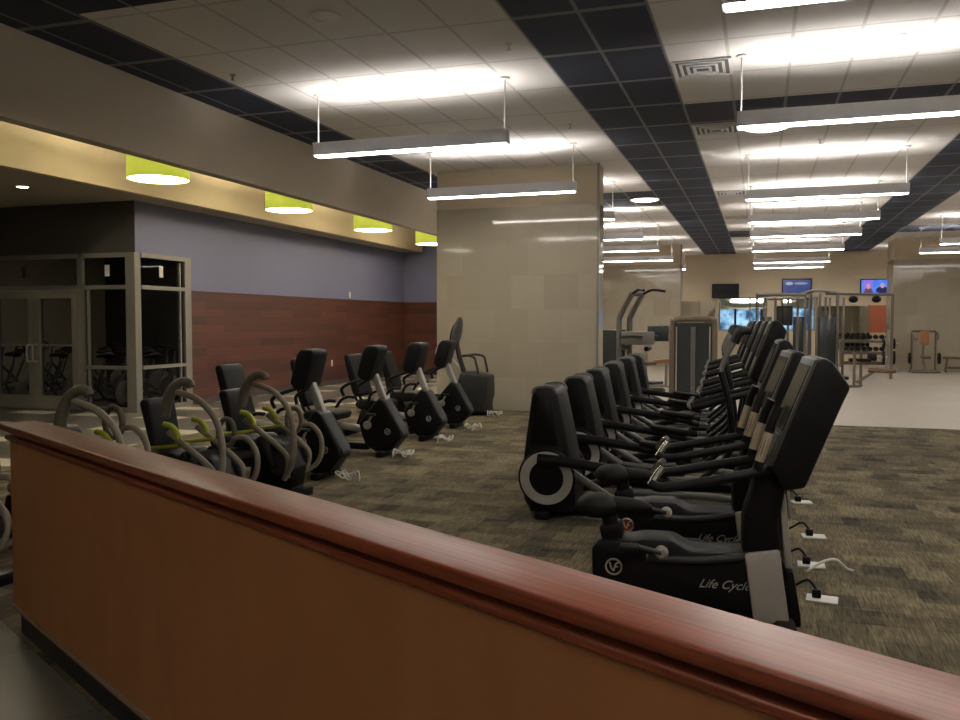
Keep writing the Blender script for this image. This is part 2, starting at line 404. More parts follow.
# ------------------------------------------------------------------ the setting
CA = R(-28.6); CD = Vector((math.cos(CA), math.sin(CA), 0)); CN = Vector((-CD.y, CD.x, 0))   # counter direction / normal away from camera
CE = Vector((-3.60, 3.33, 0))                                                            # left end of the counter's front face
def poly(name, pts, z, m):
    mb = MB(); vs = [mb.bm.verts.new((x, y, z)) for x, y in pts]; f = mb.bm.faces.new(vs)
    if f.normal.z < 0: f.normal_flip()
    ws = [mb.bm.verts.new((x, y, z-0.1)) for x, y in pts]; mb.bm.faces.new(list(reversed(ws)))
    for i in range(len(pts)): mb.bm.faces.new((vs[i], vs[(i+1) % len(pts)], ws[(i+1) % len(pts)], ws[i]))
    return struct(name, mb, m)
ca = CE - CD*9; cb = CE + CD*13
cax = (ca.x, ca.y); cbx = (cb.x, cb.y)
poly('floor_entry', [(-18, -5), (9, -5), (9, cb.y+(9-cb.x)*0), (cb.x, cb.y), (ca.x, ca.y), (-18, ca.y)], 0, 'entrytile')
poly('floor_carpet', [(9, cb.y), (9, 14.2), (-2.6, 14.2), (-2.6, 14.95), (-7.7, 14.95), (-7.7, CE.y+(-7.7-CE.x)*math.tan(CA)), (cb.x, cb.y)], 0, 'carpet')
poly('floor_walkway', [(-18, ca.y), (ca.x, ca.y), (-7.7, CE.y+(-7.7-CE.x)*math.tan(CA)), (-7.7, 24.1), (-10.4, 24.1), (-10.4, 12.3), (-18, 12.3)], 0, 'walk')
poly('floor_spin_room', [(-18, 12.3), (-10.4, 12.3), (-10.4, 22), (-18, 22)], 0, 'spinfloor')
poly('floor_weights_area', [(-7.7, 14.95), (-2.6, 14.95), (-2.6, 14.2), (9, 14.2), (9, 36), (-7.7, 36)], 0, 'farfloor')

struct('ceiling', MB().bx(-9.9, 9, -5, 36, HC, HC+0.1), 'ceil')
struct('ceiling_left', MB().bx(-18, -9.8, -5, 24.1, 3.72, 3.82), 'lowceil')
struct('wall_soffit', MB().bx(-9.9, -9.78, -5, 24.1, 3.72, HC), 'cream')
struct('wall_beam', MB().bx(-6.85, -6.68, -5, 24.1, 3.5, HC), 'beam')
struct('wall_back', MB().bx(-18, 9, -5.2, -5, 0, HC), 'beigewall')
struct('wall_right', MB().bx(9, 9.2, -5, 36, 0, HC), 'beigewall')
struct('wall_outer_left', MB().bx(-18.2, -18, -5, 22, 0, 3.7), 'beigewall')
struct('wall_purple_left', MB().bx(-10.6, -10.4, 13.74, 24.1, 2.2, 3.72), 'purple')
struct('wall_wood_left', MB().bx(-10.6, -10.385, 13.74, 24.1, 0, 2.2), 'plankY')
struct('wall_purple_lintel_left', MB().bx(-10.6, -10.4, 12.3, 13.74, 2.80, 3.72), 'purple')
struct('wall_purple_end', MB().bx(-10.6, -6.6, 24.1, 24.3, 2.2, HC), 'purple')
struct('wall_wood_end', MB().bx(-10.6, -6.6, 24.085, 24.3, 0, 2.2), 'plankX')
struct('wall_far_left', MB().bx(-6.85, -6.68, 24.3, 36, 0, HC), 'beigewall')
struct('wall_spin_front', MB().bx(-18, -10.41, 12.3, 12.5, 2.80, 3.72), 'charcoal')
struct('wall_spin_back', MB().bx(-18, -10.6, 20, 20.2, 0, 3.72), 'charcoal')
struct('baseboard_wood_left', MB().bx(-10.385, -10.37, 13.9, 24.08, 0, 0.1), 'charcoal')
# far wall with an opening for the lobby window
WX0, WX1, WZ0, WZ1 = -1.62, 2.05, 1.25, 2.58
fw = MB()
fw.bx(-6.85, WX0, 36, 36.2, 0, HC); fw.bx(WX1, 9, 36, 36.2, 0, HC); fw.bx(0.12, 0.78, 36, 36.2, WZ0, WZ1); fw.bx(WX0, WX1, 36, 36.2, 0, WZ0); fw.bx(WX0, WX1, 36, 36.2, WZ1, HC)
struct('wall_far', fw, 'beigewall')
w1 = MB(); 
for x in (WX0+0.03, -0.4, 0.82, WX1-0.03): w1.bx(x-0.03, x+0.03, 36.05, 36.15, WZ0, WZ1)
w1.bx(WX0, WX1, 36.05, 36.15, WZ0, WZ0+0.05); w1.bx(WX0, WX1, 36.05, 36.15, WZ1-0.05, WZ1)
wf = struct('window_1', w1, 'alu')
MB().bx(WX0, WX1, 36.09, 36.11, WZ0+0.04, WZ1-0.04).build('pane', 'clear', wf, False)
# the lobby behind it
lb = MB(); lb.bx(-5, 6, 41.0, 41.1, 0, 2.2); struct('window_2', lb, 'winblue')
lm = MB()
for i in range(10): lm.bx(-4.6+i*1.15, -4.5+i*1.15, 40.9, 40.99, 0, 2.2)
lm.bx(-5, 6, 40.9, 40.99, 1.05, 1.12); struct('trim_lobby_mullions', lm, 'charcoal')
struct('wall_lobby', MB().bx(-5, 6, 41, 41.2, 2.2, 4.4), 'cream')
struct('wall_lobby_left', MB().bx(-5.2, -5, 36.2, 41.2, 0, 4.4), 'beigewall')
struct('wall_lobby_right', MB().bx(6, 6.2, 36.2, 41.2, 0, 4.4), 'beigewall')
struct('floor_lobby', MB().bx(-5, 6, 36.2, 41.2, -0.1, 0), 'farfloor')
struct('ceiling_lobby', MB().bx(-5, 6, 36.2, 41.2, 3.3, 3.4), 'cream')
cv = MB(); cv.prism([(-2.6, 2.9), (-2.0, 2.62), (-1.75, 2.40), (-1.45, 2.30), (-1.0, 2.26), (0.6, 2.26), (1.6, 2.30), (2.0, 2.42), (2.4, 2.9), (1.6, 2.9), (1.5, 2.52), (1.2, 2.42), (-0.9, 2.42), (-1.3, 2.48), (-1.6, 2.66), (-1.8, 2.9)], 40.55, 40.85)
struct('trim_lobby_cove', cv, 'whitemetal')
lobby = thing('cove_light', 'long lit cove lamp above the blue glazing seen through the far window', 'ceiling light', (0.0, 40.93, 2.58))
MB().box((0, 0, 0), (2.6, 0.06, 0.14)).build('diffuser', M['can'], lobby); MB().box((0, 0.045, 0), (2.7, 0.03, 0.2)).build('housing', 'whitemetal', lobby)
# columns
def column(idx, x0, x1, y0, y1):
    struct('wall_column_%d_paint' % idx, MB().bx(x0+0.01, x1-0.01, y0+0.01, y1-0.01, 3.66, HC), 'beigewall')
    o = struct('wall_column_%d' % idx, MB().bx(x0, x1, y0, y1, 0, 3.66), 'coltile')
    o.data.materials.append(M['coltileside'])
    for p in o.data.polygons:
        if abs(p.normal.x) > 0.5: p.material_index = 1
    struct('trim_column_%d_edge' % idx, MB().bx(x1-0.03, x1+0.012, y0-0.012, y0+0.03, 0, HC), 'alu')
column(1, -5.70, -2.69, 14.75, 15.25)
column(2, -5.70, -2.69, 31.0, 31.5)
column(3, 4.15, 7.16, 31.0, 32.5)

# ------------------------------------------------------------------ spin room glazing
GX, GY = -10.4, 12.3
def bars(lst, name):
    mb = MB()
    for b in lst: mb.bx(*b)
    return struct(name, mb, 'alu')
f0, f1 = GY-0.05, GY+0.05
DX = [-10.86, -12.22, -13.93]        # side light edge, door jambs
side = bars([(GX-0.18, GX+0.02, f0, f1+0.05, 0, 2.82), (-11.6, GX-0.18, f0, f1, 2.74, 2.82), (-11.6, GX-0.18, f0, f1, 0, 0.08),
      (-11.6, GX-0.18, f0, f1, 2.18, 2.25), (-11.6, GX-0.18, f0, f1, 0.76, 0.82), (-11.64, -11.5, f0, f1, 0, 2.82), (-11.43, -11.40, f0, f1, 0, 2.2)], 'window_3')
MB().bx(-11.5, GX-0.18, GY-0.01, GY+0.01, 0.05, 2.78).build('pane', 'glass', side, False)
tr = bars([(-18, -11.64, f0, f1, 2.74, 2.82), (-18, -11.64, f0, f1, 2.17, 2.26), (-13.79, -13.66, f0, f1, 0, 2.82)], 'window_4')
MB().bx(-18, -11.64, GY-0.01, GY+0.01, 2.22, 2.78).build('pane', 'glass', tr, False)
MB().bx(-18, -13.79, GY-0.01, GY+0.01, 0.05, 2.22).build('pane', 'glass', tr, False)
sd = bars([(GX-0.05, GX+0.05, 13.58, 13.76, 0, 2.82), (GX-0.05, GX+0.05, GY+0.1, 13.6, 2.74, 2.82), (GX-0.05, GX+0.05, GY+0.1, 13.6, 2.18, 2.25),
      (GX-0.05, GX+0.05, GY+0.1, 13.6, 0.76, 0.82), (GX-0.05, GX+0.05, GY+0.1, 13.6, 0, 0.08), (GX-0.04, GX+0.04, 13.44, 13.47, 0, 2.7)], 'window_5')
MB().bx(GX-0.01, GX+0.01, GY+0.1, 13.6, 0.05, 2.78).build('pane', 'glass', sd, False)
def leaf(n, x0, x1, hx):
    d = bars([(x0, x0+0.13, f0, f1, 0.01, 2.16), (x1-0.13, x1, f0, f1, 0.01, 2.16), (x0+0.13, x1-0.13, f0, f1, 2.03, 2.16), (x0+0.13, x1-0.13, f0, f1, 0.01, 0.25),
              (x0+0.13, x1-0.13, f0+0.02, f1-0.02, 1.16, 1.195)], 'door_%d' % n)
    MB().bx(x0+0.13, x1-0.13, GY-0.01, GY+0.01, 0.24, 2.05).build('pane', 'glass', d, False)
    s = 0.1 if hx < (x0+x1)/2 else -0.1
    MB().tube([(hx, f0, 0.88), (hx, f0-0.08, 0.88), (hx, f0-0.1, 0.95), (hx, f0-0.1, 1.1), (hx, f0-0.08, 1.18), (hx, f0, 1.18)], 0.018).build('door_handle', 'steel', d)
leaf(1, -12.645, -11.65, -12.58)
leaf(2, -13.65, -12.655, -12.72)
# notices on the glass
for i, (x, y, ry, lab) in enumerate([(-11.0, GY-0.015, 0, 'small pale notice on the upper front pane left of the corner post'),
                                     (GX+0.015, 12.95, PI/2, 'small pale notice on the upper side pane right of the corner post'),
                                     (-12.88, GY-0.015, 0, 'small pale notice on the pane above the double glass doors')]):
    o = MB().box((0, 0, 0), (0.10, 0.006, 0.20)).build('glass_notice', 'whiteplastic' if i < 2 else 'bezel', None, False, (x, y, 2.51), ry)
    tag(o, lab, 'sign', 'notices on the spin room glass')

# ------------------------------------------------------------------ half wall counter
t = thing('half_wall', 'long low brown wooden half wall with glossy cherry cap in the foreground', 'half wall', (CE.x, CE.y, 0), CA)
L = 6.2
MB().bx(-0.05, L, 0.006, 0.128, 0.12, 1.002).build('panel', 'panel', t, False)
MB().bx(-0.055, L, 0.0, 0.15, 0.135, 0.147, 0.003).build('base_trim', 'alu', t, False)
MB().bx(-0.02, L, 0.03, 0.13, 0, 0.135).build('kick_base', 'darkgrey', t, False)
MB().prism([(0, 0), (0.008, 0)], 0, 0.01) if False else None
cap = MB(); cap.prism([(-0.09, 1.047), (L, 1.047), (L, 1.082), (-0.09, 1.082)], -0.034, 0.154, bev=0.008, seg=3); cap.build('cap', 'cap', t)
mo = MB(); mo.bx(-0.045, L, 0.022, 0.12, 1.005, 1.05); mo.build('cove_moulding', 'cap', t, False)
mo = MB(); mo.prism([(-0.065, 1.0), (L, 1.0), (L, 1.026), (-0.065, 1.026)], -0.016, 0.148, bev=0.008, seg=3); mo.build('bead_moulding', 'cap', t)

# ------------------------------------------------------------------ upright bikes
def saddle_mb(cx, cz, l=0.3):
    mb = MB()
    mb.ball((cx, 0, cz), (l*0.42, 0.125, 0.07)); mb.ball((cx+l*0.5, 0, cz+0.005), (l*0.55, 0.055, 0.045), (0, R(4), 0)); return mb
def emblem(parent, x, z, y, r, m='logo'):
    MB().ring((x, y, z), (0, -1, 0), r*0.8, r, 0.006, 24).build('emblem_ring', m, parent)
    e = MB(); e.tube([(x-r*0.45, y-0.003, z+r*0.5), (x-r*0.3, y-0.003, z-r*0.1), (x, y-0.003, z-r*0.5)], r*0.1, 6)
    e.tube([(x, y-0.003, z-r*0.5), (x+r*0.2, y-0.003, z+r*0.25), (x+r*0.55, y-0.003, z+r*0.55)], r*0.1, 6)
    e.tube([(x+r*0.1, y-0.003, z-r*0.05), (x+r*0.5, y-0.003, z+r*0.05)], r*0.08, 6); e.build('emblem', m, parent)
def make_upright():
    t = thing('exercise_bike', '', 'exercise bike', group='upright bikes nearest the half wall')
    b = MB(); b.prism([(-0.97, 0.10), (-0.98, 0.36), (-0.94, 0.41), (-0.76, 0.41), (-0.70, 0.425), (-0.54, 0.425), (-0.45, 0.375), (-0.16, 0.38), (0.0, 0.41), (0.05, 0.06), (-0.1, 0.04)], -0.12, 0.12, 0.022)
    b.build('lower_shroud', 'black', t)
    b = MB(); b.prism([(-0.18, 0.36), (-0.18, 0.58), (-0.14, 0.70), (-0.12, 0.84), (0.06, 0.86), (0.0, 0.55), (0.02, 0.38)], -0.10, 0.10, 0.025); b.build('neck_shroud', 'black', t)
    for s in (-1, 1):
        lg = MB(); lg.prism([(-0.175, 0.385), (0.0, 0.415), (0.055, 0.03), (-0.125, 0.03)], s*0.115, s*0.16, 0.012); lg.build('front_leg', 'silver', t)
    MB().prism([(0.0, 0.70), (0.035, 0.70), (0.075, 0.30), (0.035, 0.30)], -0.075, 0.075, 0.01).build('front_strip', 'silver', t)
    MB().prism([(0.03, 0.0), (0.12, 0.0), (0.115, 0.07), (0.075, 0.30), (0.03, 0.30)], -0.11, 0.11, 0.015).build('front_foot', 'black', t)
    MB().box((0.03, 0, 0.025), (0.10, 0.56, 0.05), bev=0.015).build('front_stabiliser', 'rubber', t)
    MB().box((-0.93, 0, 0.05), (0.09, 0.5, 0.1), bev=0.015).build('rear_stabiliser', 'rubber', t)
    tr = MB()
    for s in (-1, 1): tr.tube([(-0.68, s*0.125, 0.325), (-0.4, s*0.13, 0.33), (-0.15, s*0.13, 0.37)], 0.022)
    tr.build('side_trim', 'darkgrey', t)
    sp = MB(); sp.cyl((-0.86, 0, 0.36), (-0.90, 0, 0.56), 0.045); sp.box((-0.875, 0, 0.43), (0.12, 0.14, 0.11), (0, R(-12), 0), 0.02); sp.build('seat_post', 'black', t)
    saddle_mb(-0.955, 0.575, 0.29).build('saddle', 'rubber', t)
    for s in (-1, 1):
        k = MB().disc((-0.60, s*0.125, 0.365), (0, s, 0), 0.036, 0.04).build('crank_hub', 'silver', t)
        c = MB(); ang = R(168 if s < 0 else -12); ex, ez = -0.60+0.17*math.cos(ang), 0.37+0.17*math.sin(ang)
        c.tube([(-0.60, s*0.175, 0.37), (ex, s*0.18, ez)], 0.014, smooth=False); c.build('crank_arm', 'darkgrey', t)
        MB().box((ex, s*0.235, ez), (0.10, 0.09, 0.03), bev=0.008).build('pedal', 'rubber', t)
    emblem(t, -0.855, 0.265, -0.123, 0.047)
    text_obj('Life Cycle', 'lettering', 0.066, 'text', t, (-0.275, -0.1235, 0.205), (PI/2, 0, 0), 0.5)
    # console
    c = MB(); c.prism([(-0.06, 0.86), (0.15, 1.40), (0.185, 1.425), (0.23, 1.40), (0.315, 1.275), (0.27, 1.17), (0.11, 0.76), (0.01, 0.74)], -0.24, 0.24, 0.018); con = c.build('console', 'blacksoft', t)
    fb = MB(); fb.prism([(-0.068, 0.868), (0.142, 1.408), (0.160, 1.415), (-0.045, 0.868)], -0.235, 0.235, 0.004); fb.build('bezel', 'bezel', con)
    sc = MB(); sc.prism([(-0.005, 1.045), (0.125, 1.378), (0.140, 1.378), (0.015, 1.045)], -0.20, 0.20); sc.build('screen', 'blackgloss', con, False)
    kp = MB(); kp.prism([(-0.058, 0.905), (-0.015, 1.018), (0.0, 1.018), (-0.04, 0.905)], -0.15, 0.15); kp.build('keypad', 'darkgrey', con, False)
    # handlebars
    for s in (-1, 1):
        h = MB(); h.tube([(-0.02, s*0.10, 0.86), (-0.10, s*0.2, 0.835), (-0.3, s*0.235, 0.79), (-0.58, s*0.235, 0.735), (-0.655, s*0.215, 0.745)], 0.027); hb = h.build('handlebar', 'blacksoft', t)
        MB().tube([(-0.66, s*0.21, 0.735), (-0.625, s*0.16, 0.79), (-0.60, s*0.13, 0.815)], 0.02, 10).build('sensor_grip', 'chrome', hb)
        u = MB(); u.tube([(-0.12, s*0.21, 0.83), (-0.11, s*0.215, 0.89), (-0.068, s*0.215, 1.035), (-0.05, s*0.21, 1.1), (-0.02, s*0.2, 1.17)], 0.024); u.build('upright_grip', 'blacksoft', hb)
        MB().cyl((-0.111, s*0.215, 0.888), (-0.067, s*0.215, 1.037), 0.0245).build('sensor_plate', 'grip_metal', hb)
    return t
ub = make_upright()
th = R(4.6)
ub['label'] = 'black upright exercise bike nearest the half wall with tilted console and silver leg'
ub.location = (0.10, 4.78, 0); ub.rotation_euler = (0, 0, th)
u2 = dup(ub, 'second black upright exercise bike, just behind the one nearest the half wall', (0.02, 5.78, 0), th+R(1.5))
MB().disc((-0.855, -0.1215, 0.265), (0, -1, 0), 0.046, 0.003, 24).build('decal', 'red', u2)

# ------------------------------------------------------------------ ellipticals
def make_elliptical():
    t = thing('elliptical_trainer', '', 'elliptical trainer', group='elliptical trainers in the middle row')
    p = [(-0.21, 0.16), (-0.215, 0.45), (-0.185, 0.70), (-0.14, 1.02), (-0.105, 1.075), (0.03, 1.075), (0.065, 1.03), (0.14, 0.70), (0.19, 0.42), (0.22, 0.2), (0.2, 0.06), (-0.15, 0.06)]
    MB().prism(p, -0.25, 0.25, 0.03, seg=3).build('rear_tower', 'blacksoft', t)
    MB().prism([(-0.15, 0.60), (-0.118, 0.985), (-0.095, 1.02), (0.0, 1.02), (0.025, 0.985), (0.085, 0.60)], -0.258, 0.258, 0.02).build('tower_side_panel', 'black', t)
    for s in (-1, 1): MB().tube([(-0.137, s*0.225, 1.02), (-0.10, s*0.225, 1.068), (0.025, s*0.225, 1.068), (0.06, s*0.225, 1.02)], 0.018).build('top_rim', 'grey', t)
    for s in (-1, 1):
        d = MB().disc((-0.01, s*0.25, 0.345), (0, s, 0), 0.235, 0.035, 40).build('crank_disc', 'black', t)
        MB().ring((-0.01, s*0.283, 0.345), (0, s, 0), 0.14, 0.215, 0.008, 44).build('disc_ring', 'ring', d)
        ph = 1 if s < 0 else -1
        a = MB(); a.tube([(-0.07, s*0.33, 0.33+0.17*ph), (0.2, s*0.33, 0.33+0.155*ph), (0.75, s*0.33, 0.36+0.05*ph), (1.05, s*0.33, 0.34)], (0.048, 0.035), 12); pa = a.build('pedal_arm', 'black', t)
        MB().box((0.78, s*0.33, 0.415+0.05*ph), (0.40, 0.15, 0.045), (0, R(6*ph), 0), 0.015).build('foot_pedal', 'rubber', pa)
        g = MB(); g.tube([(0.15, s*0.24, 0.42), (0.30, s*0.26, 0.33), (0.52, s*0.27, 0.20), (0.64, s*0.27, 0.16), (1.25, s*0.27, 0.15), (1.55, s*0.2, 0.13)], 0.032, 10); g.build('ramp_rail', 'grey', t)
        m = MB(); m.tube([(1.15, s*0.33, 0.36), (1.40, s*0.32, 0.62), (1.40, s*0.31, 0.95), (1.33, s*0.28, 1.22)], 0.024); mh = m.build('moving_handlebar', 'black', t)
        MB().tube([(1.33, s*0.28, 1.22), (1.37, s*0.27, 1.33), (1.44, s*0.25, 1.46)], 0.014).build('grip', 'grey', mh)
        MB().tube([(1.43, s*0.252, 1.44), (1.47, s*0.24, 1.52), (1.54, s*0.22, 1.53)], 0.03).build('grip_head', 'blacksoft', mh)
        h = MB(); h.tube([(1.68, s*0.08, 1.08), (1.55, s*0.19, 1.06), (1.25, s*0.22, 0.97), (1.12, s*0.21, 0.93)], 0.026); fh = h.build('fixed_handlebar', 'blacksoft', t)
        MB().tube([(1.12, s*0.21, 0.925), (1.09, s*0.17, 0.955), (1.12, s*0.12, 0.99)], 0.014).build('sensor_grip', 'grey', fh)
    b = MB(); b.box((0.75, 0, 0.05), (1.9, 0.12, 0.07), bev=0.015); b.box((-0.05, 0, 0.035), (0.12, 0.56, 0.07), bev=0.015); b.box((1.72, 0, 0.035), (0.12, 0.6, 0.07), bev=0.015); b.build('base_frame', 'black', t)
    ms = MB(); ms.prism([(1.55, 0.06), (1.85, 0.06), (1.83, 0.35), (1.74, 0.8), (1.76, 1.16), (1.64, 1.16), (1.62, 0.8), (1.60, 0.4)], -0.09, 0.09, 0.025); ms.build('mast', 'black', t)
    MB().prism([(1.845, 0.08), (1.875, 0.08), (1.845, 0.38), (1.765, 0.8), (1.735, 0.8), (1.815, 0.36)], -0.06, 0.06, 0.006).build('mast_strip', 'silver', t)
    c = MB(); c.prism([(1.55, 1.10), (1.735, 1.60), (1.76, 1.62), (1.80, 1.61), (1.86, 1.52), (1.84, 1.44), (1.70, 1.06), (1.60, 1.05)], -0.23, 0.23, 0.016); con = c.build('console', 'blacksoft', t)
    MB().prism([(1.542, 1.105), (1.727, 1.605), (1.745, 1.612), (1.565, 1.105)], -0.225, 0.225, 0.004).build('bezel', 'bezel', con)
    MB().prism([(1.60, 1.285), (1.712, 1.585), (1.727, 1.585), (1.62, 1.285)], -0.19, 0.19).build('screen', 'blackgloss', con, False)
    return t
el = make_elliptical()
EP = [(-1.62, 6.90, 'elliptical trainer nearest the camera, its whole grey ring wheel in view'),
      (-1.64, 8.20, 'second elliptical trainer in the row, behind the one with the whole grey ring'),
      (-1.69, 9.45, 'third elliptical trainer in the row counting from the camera'),
      (-1.76, 11.0, 'fourth elliptical trainer in the row counting from the camera'),
      (-1.83, 12.6, 'fifth elliptical trainer in the row, second from the far end'),
      (-1.89, 14.0, 'farthest elliptical trainer, last of the row near the weight stack cabinet')]
for i, (x, y, lab) in enumerate(EP):
    lab = 'black ' + lab
    if i == 0: el.location = (x, y, 0); el.rotation_euler = (0, 0, R(2.5)); el['label'] = lab
    else: dup(el, lab, (x, y, 0), R(2.5))

for ch in el.children:
    if ch.name.startswith('console'): ch.location = (0.02, 0, -0.15)
# floor power boxes beside the right ends
def make_box():
    t = thing('floor_power_box', '', 'power box', group='floor power boxes right of the bikes')
    MB().box((0, 0, 0.006), (0.17, 0.13, 0.012), bev=0.004).build('cover_plate', 'whitemetal', t)
    MB().box((-0.03, 0.01, 0.035), (0.05, 0.05, 0.05), bev=0.008).build('plug', 'black', t)
    MB().tube([(-0.03, 0.01, 0.055), (-0.08, 0.03, 0.10), (-0.16, 0.05, 0.05), (-0.24, 0.1, 0.012)], 0.008, 8).build('cord', 'black', t)
    return t
pb = make_box()
for i, (x, y, lab) in enumerate([(0.36, 5.20, 'steel floor power box beside the nearest upright bike'), (0.34, 5.92, 'steel floor power box with a loose pale cable, second from the half wall'),
                                 (0.40, 6.72, 'steel floor power box third from the half wall'), (0.37, 7.98, 'steel floor power box farthest from the half wall')]):
    if i == 0: pb.location = (x, y, 0); pb.rotation_euler = (0, 0, -0.1); pb['label'] = lab
    else: dup(pb, lab, (x, y, 0), -0.1+0.1*i)
o = MB().tube([(0, 0, 0.016), (0.1, 0.06, 0.07), (0.18, 0.10, 0.08), (0.25, 0.13, 0.02), (0.29, 0.12, 0.012)], 0.009, 8).build('loose_cable', 'whiteplastic', None, True, (0.30, 5.72, 0))
tag(o, 'pale loose cable curling over the carpet right of the second upright bike', 'cable')

# ------------------------------------------------------------------ recumbent bikes
def make_recumbent():
    t = thing('recumbent_bike', '', 'recumbent bike', group='recumbent bikes along the purple wall')
    MB().prism([(-0.16, 0.24), (-0.2, 0.40), (-0.06, 0.56), (0.06, 0.70), (0.14, 0.66), (0.34, 0.33), (0.36, 0.24), (0.22, 0.07), (0.02, 0.05), (-0.12, 0.14)], -0.13, 0.13, 0.028, seg=3).build('main_shroud', 'black', t)
    MB().prism([(0.06, 0.70), (0.14, 0.665), (0.36, 0.30), (0.375, 0.25), (0.35, 0.24), (0.13, 0.60), (0.05, 0.66)], -0.09, 0.09, 0.012).build('front_cover', 'darkgrey', t)
    MB().prism([(0.055, 0.62), (0.145, 0.62), (0.0, 0.98), (-0.08, 0.98)], -0.042, 0.042, 0.014).build('console_post', 'silver', t)
    c = MB(); c.prism([(-0.20, 0.98), (-0.12, 1.27), (-0.07, 1.325), (0.06, 1.315), (0.075, 1.27), (-0.01, 0.96), (-0.05, 0.90), (-0.16, 0.91)], -0.165, 0.165, 0.03, seg=3); con = c.build('console', 'blacksoft', t)
    MB().prism([(-0.197, 1.02), (-0.133, 1.255), (-0.12, 1.25), (-0.18, 1.02)], -0.13, 0.13).build('screen', 'blackgloss', con, False)
    for s in (-1, 1):
        MB().tube([(-0.12, s*0.05, 0.93), (-0.18, s*0.2, 0.90), (-0.28, s*0.25, 0.86), (-0.36, s*0.24, 0.80), (-0.34, s*0.22, 0.72)], 0.02).build('handlebar', 'blacksoft', t)
        MB().disc((-0.07, s*0.125, 0.37), (0, s, 0), 0.05, 0.05).build('crank_hub', 'silver', t)
        ang = R(60 if s < 0 else -120); ex, ez = -0.07+0.16*math.cos(ang), 0.37+0.16*math.sin(ang)
        MB().cyl((-0.07, s*0.17, 0.37), (ex, s*0.18, ez), 0.014).build('crank_arm', 'steel', t)
        MB().box((ex, s*0.235, ez), (0.11, 0.09, 0.03), bev=0.008).build('pedal', 'rubber', t)
        MB().tube([(-0.78, s*0.24, 0.52), (-0.72, s*0.27, 0.62), (-0.64, s*0.27, 0.66), (-0.54, s*0.27, 0.66)], 0.02).build('seat_handle', 'black', t)
    emblem(t, 0.18, 0.30, -0.131, 0.038)
    fr = MB(); fr.prism([(-1.2, 0.06), (-1.2, 0.14), (-0.1, 0.14), (-0.1, 0.06)], -0.06, 0.06, 0.012)
    fr.box((-1.15, 0, 0.035), (0.09, 0.56, 0.07), bev=0.015); fr.box((0.12, 0, 0.035), (0.09, 0.5, 0.07), bev=0.015); fr.build('base_frame', 'black', t)
    MB().prism([(-1.08, 0.13), (-0.98, 0.40), (-0.85, 0.40), (-0.72, 0.13)], -0.08, 0.08, 0.02).build('seat_pedestal', 'black', t)
    MB().tube([(-0.95, -0.0, 0.36), (-0.55, 0, 0.34), (-0.15, 0, 0.30)], 0.045).build('seat_rail', 'silver', t)
    MB().prism([(-1.0, 0.44), (-1.0, 0.49), (-0.95, 0.53), (-0.62, 0.53), (-0.54, 0.50), (-0.56, 0.42), (-0.7, 0.39), (-0.95, 0.40)], -0.22, 0.22, 0.03, seg=3).build('seat_cushion', 'blacksoft', t)
    MB().prism([(-0.98, 0.56), (-0.93, 0.60), (-1.09, 1.10), (-1.12, 1.15), (-1.17, 1.15), (-1.185, 1.10), (-1.06, 0.62)], -0.20, 0.20, 0.03, seg=3).build('backrest', 'blacksoft', t)
    sb = MB(); sb.tube([(-0.92, 0.06, 0.45), (-1.06, 0.06, 0.52), (-1.12, 0.06, 0.72)], 0.02); sb.tube([(-0.92, -0.06, 0.45), (-1.06, -0.06, 0.52), (-1.12, -0.06, 0.72)], 0.02); sb.build('backrest_support', 'darkgrey', t)
    for ch in t.children:
        if ch.name.split('.')[0] in ('backrest', 'seat_cushion', 'backrest_support', 'seat_handle', 'seat_pedestal'): ch.location = (0.11, 0, 0)
    return t
rb = make_recumbent()
RB = [(7.80, -4.37, 'nearest the seated steppers'), (9.32, -4.37, 'second from the seated steppers'), (10.75, -4.40, 'third from the seated steppers'), (12.15, -4.50, 'farthest one, by the arc trainer')]
for i, (y, x, l) in enumerate(RB):
    lab = 'black recumbent exercise bike with silver console post, ' + l
    if i == 0: rb.location = (x, y, 0); rb['label'] = lab
    else: dup(rb, lab, (x, y, 0), R((2, -2, 3)[i-1]))
# white cable coils in front of them
def make_coil(seed):
    rnd = random.Random(seed); mb = MB()
    for k in range(2):
        pts = []; a0 = rnd.random()*6; rr = 0.07+0.03*k
        for j in range(9):
            a = a0+j*0.75; pts.append((rr*1.3*math.cos(a), rr*0.8*math.sin(a), 0.012+0.10*abs(math.sin(j*1.3+k))))
        mb.tube(pts, 0.0085, 6, n=3)
    return mb
for i, (x, y, lab) in enumerate([(-3.90, 7.60, 'nearest recumbent bike'), (-3.94, 9.10, 'second recumbent bike'), (-3.94, 10.42, 'third recumbent bike'), (-3.98, 11.75, 'fourth recumbent bike'), (-4.20, 13.55, 'arc trainer by the column')]):
    o = make_coil(i+3).build('cable_coil', 'whiteplastic', None, True, (x, y, 0))
    tag(o, 'white tangled cable on the carpet in front of the ' + lab, 'cable', 'cable tangles on the carpet')

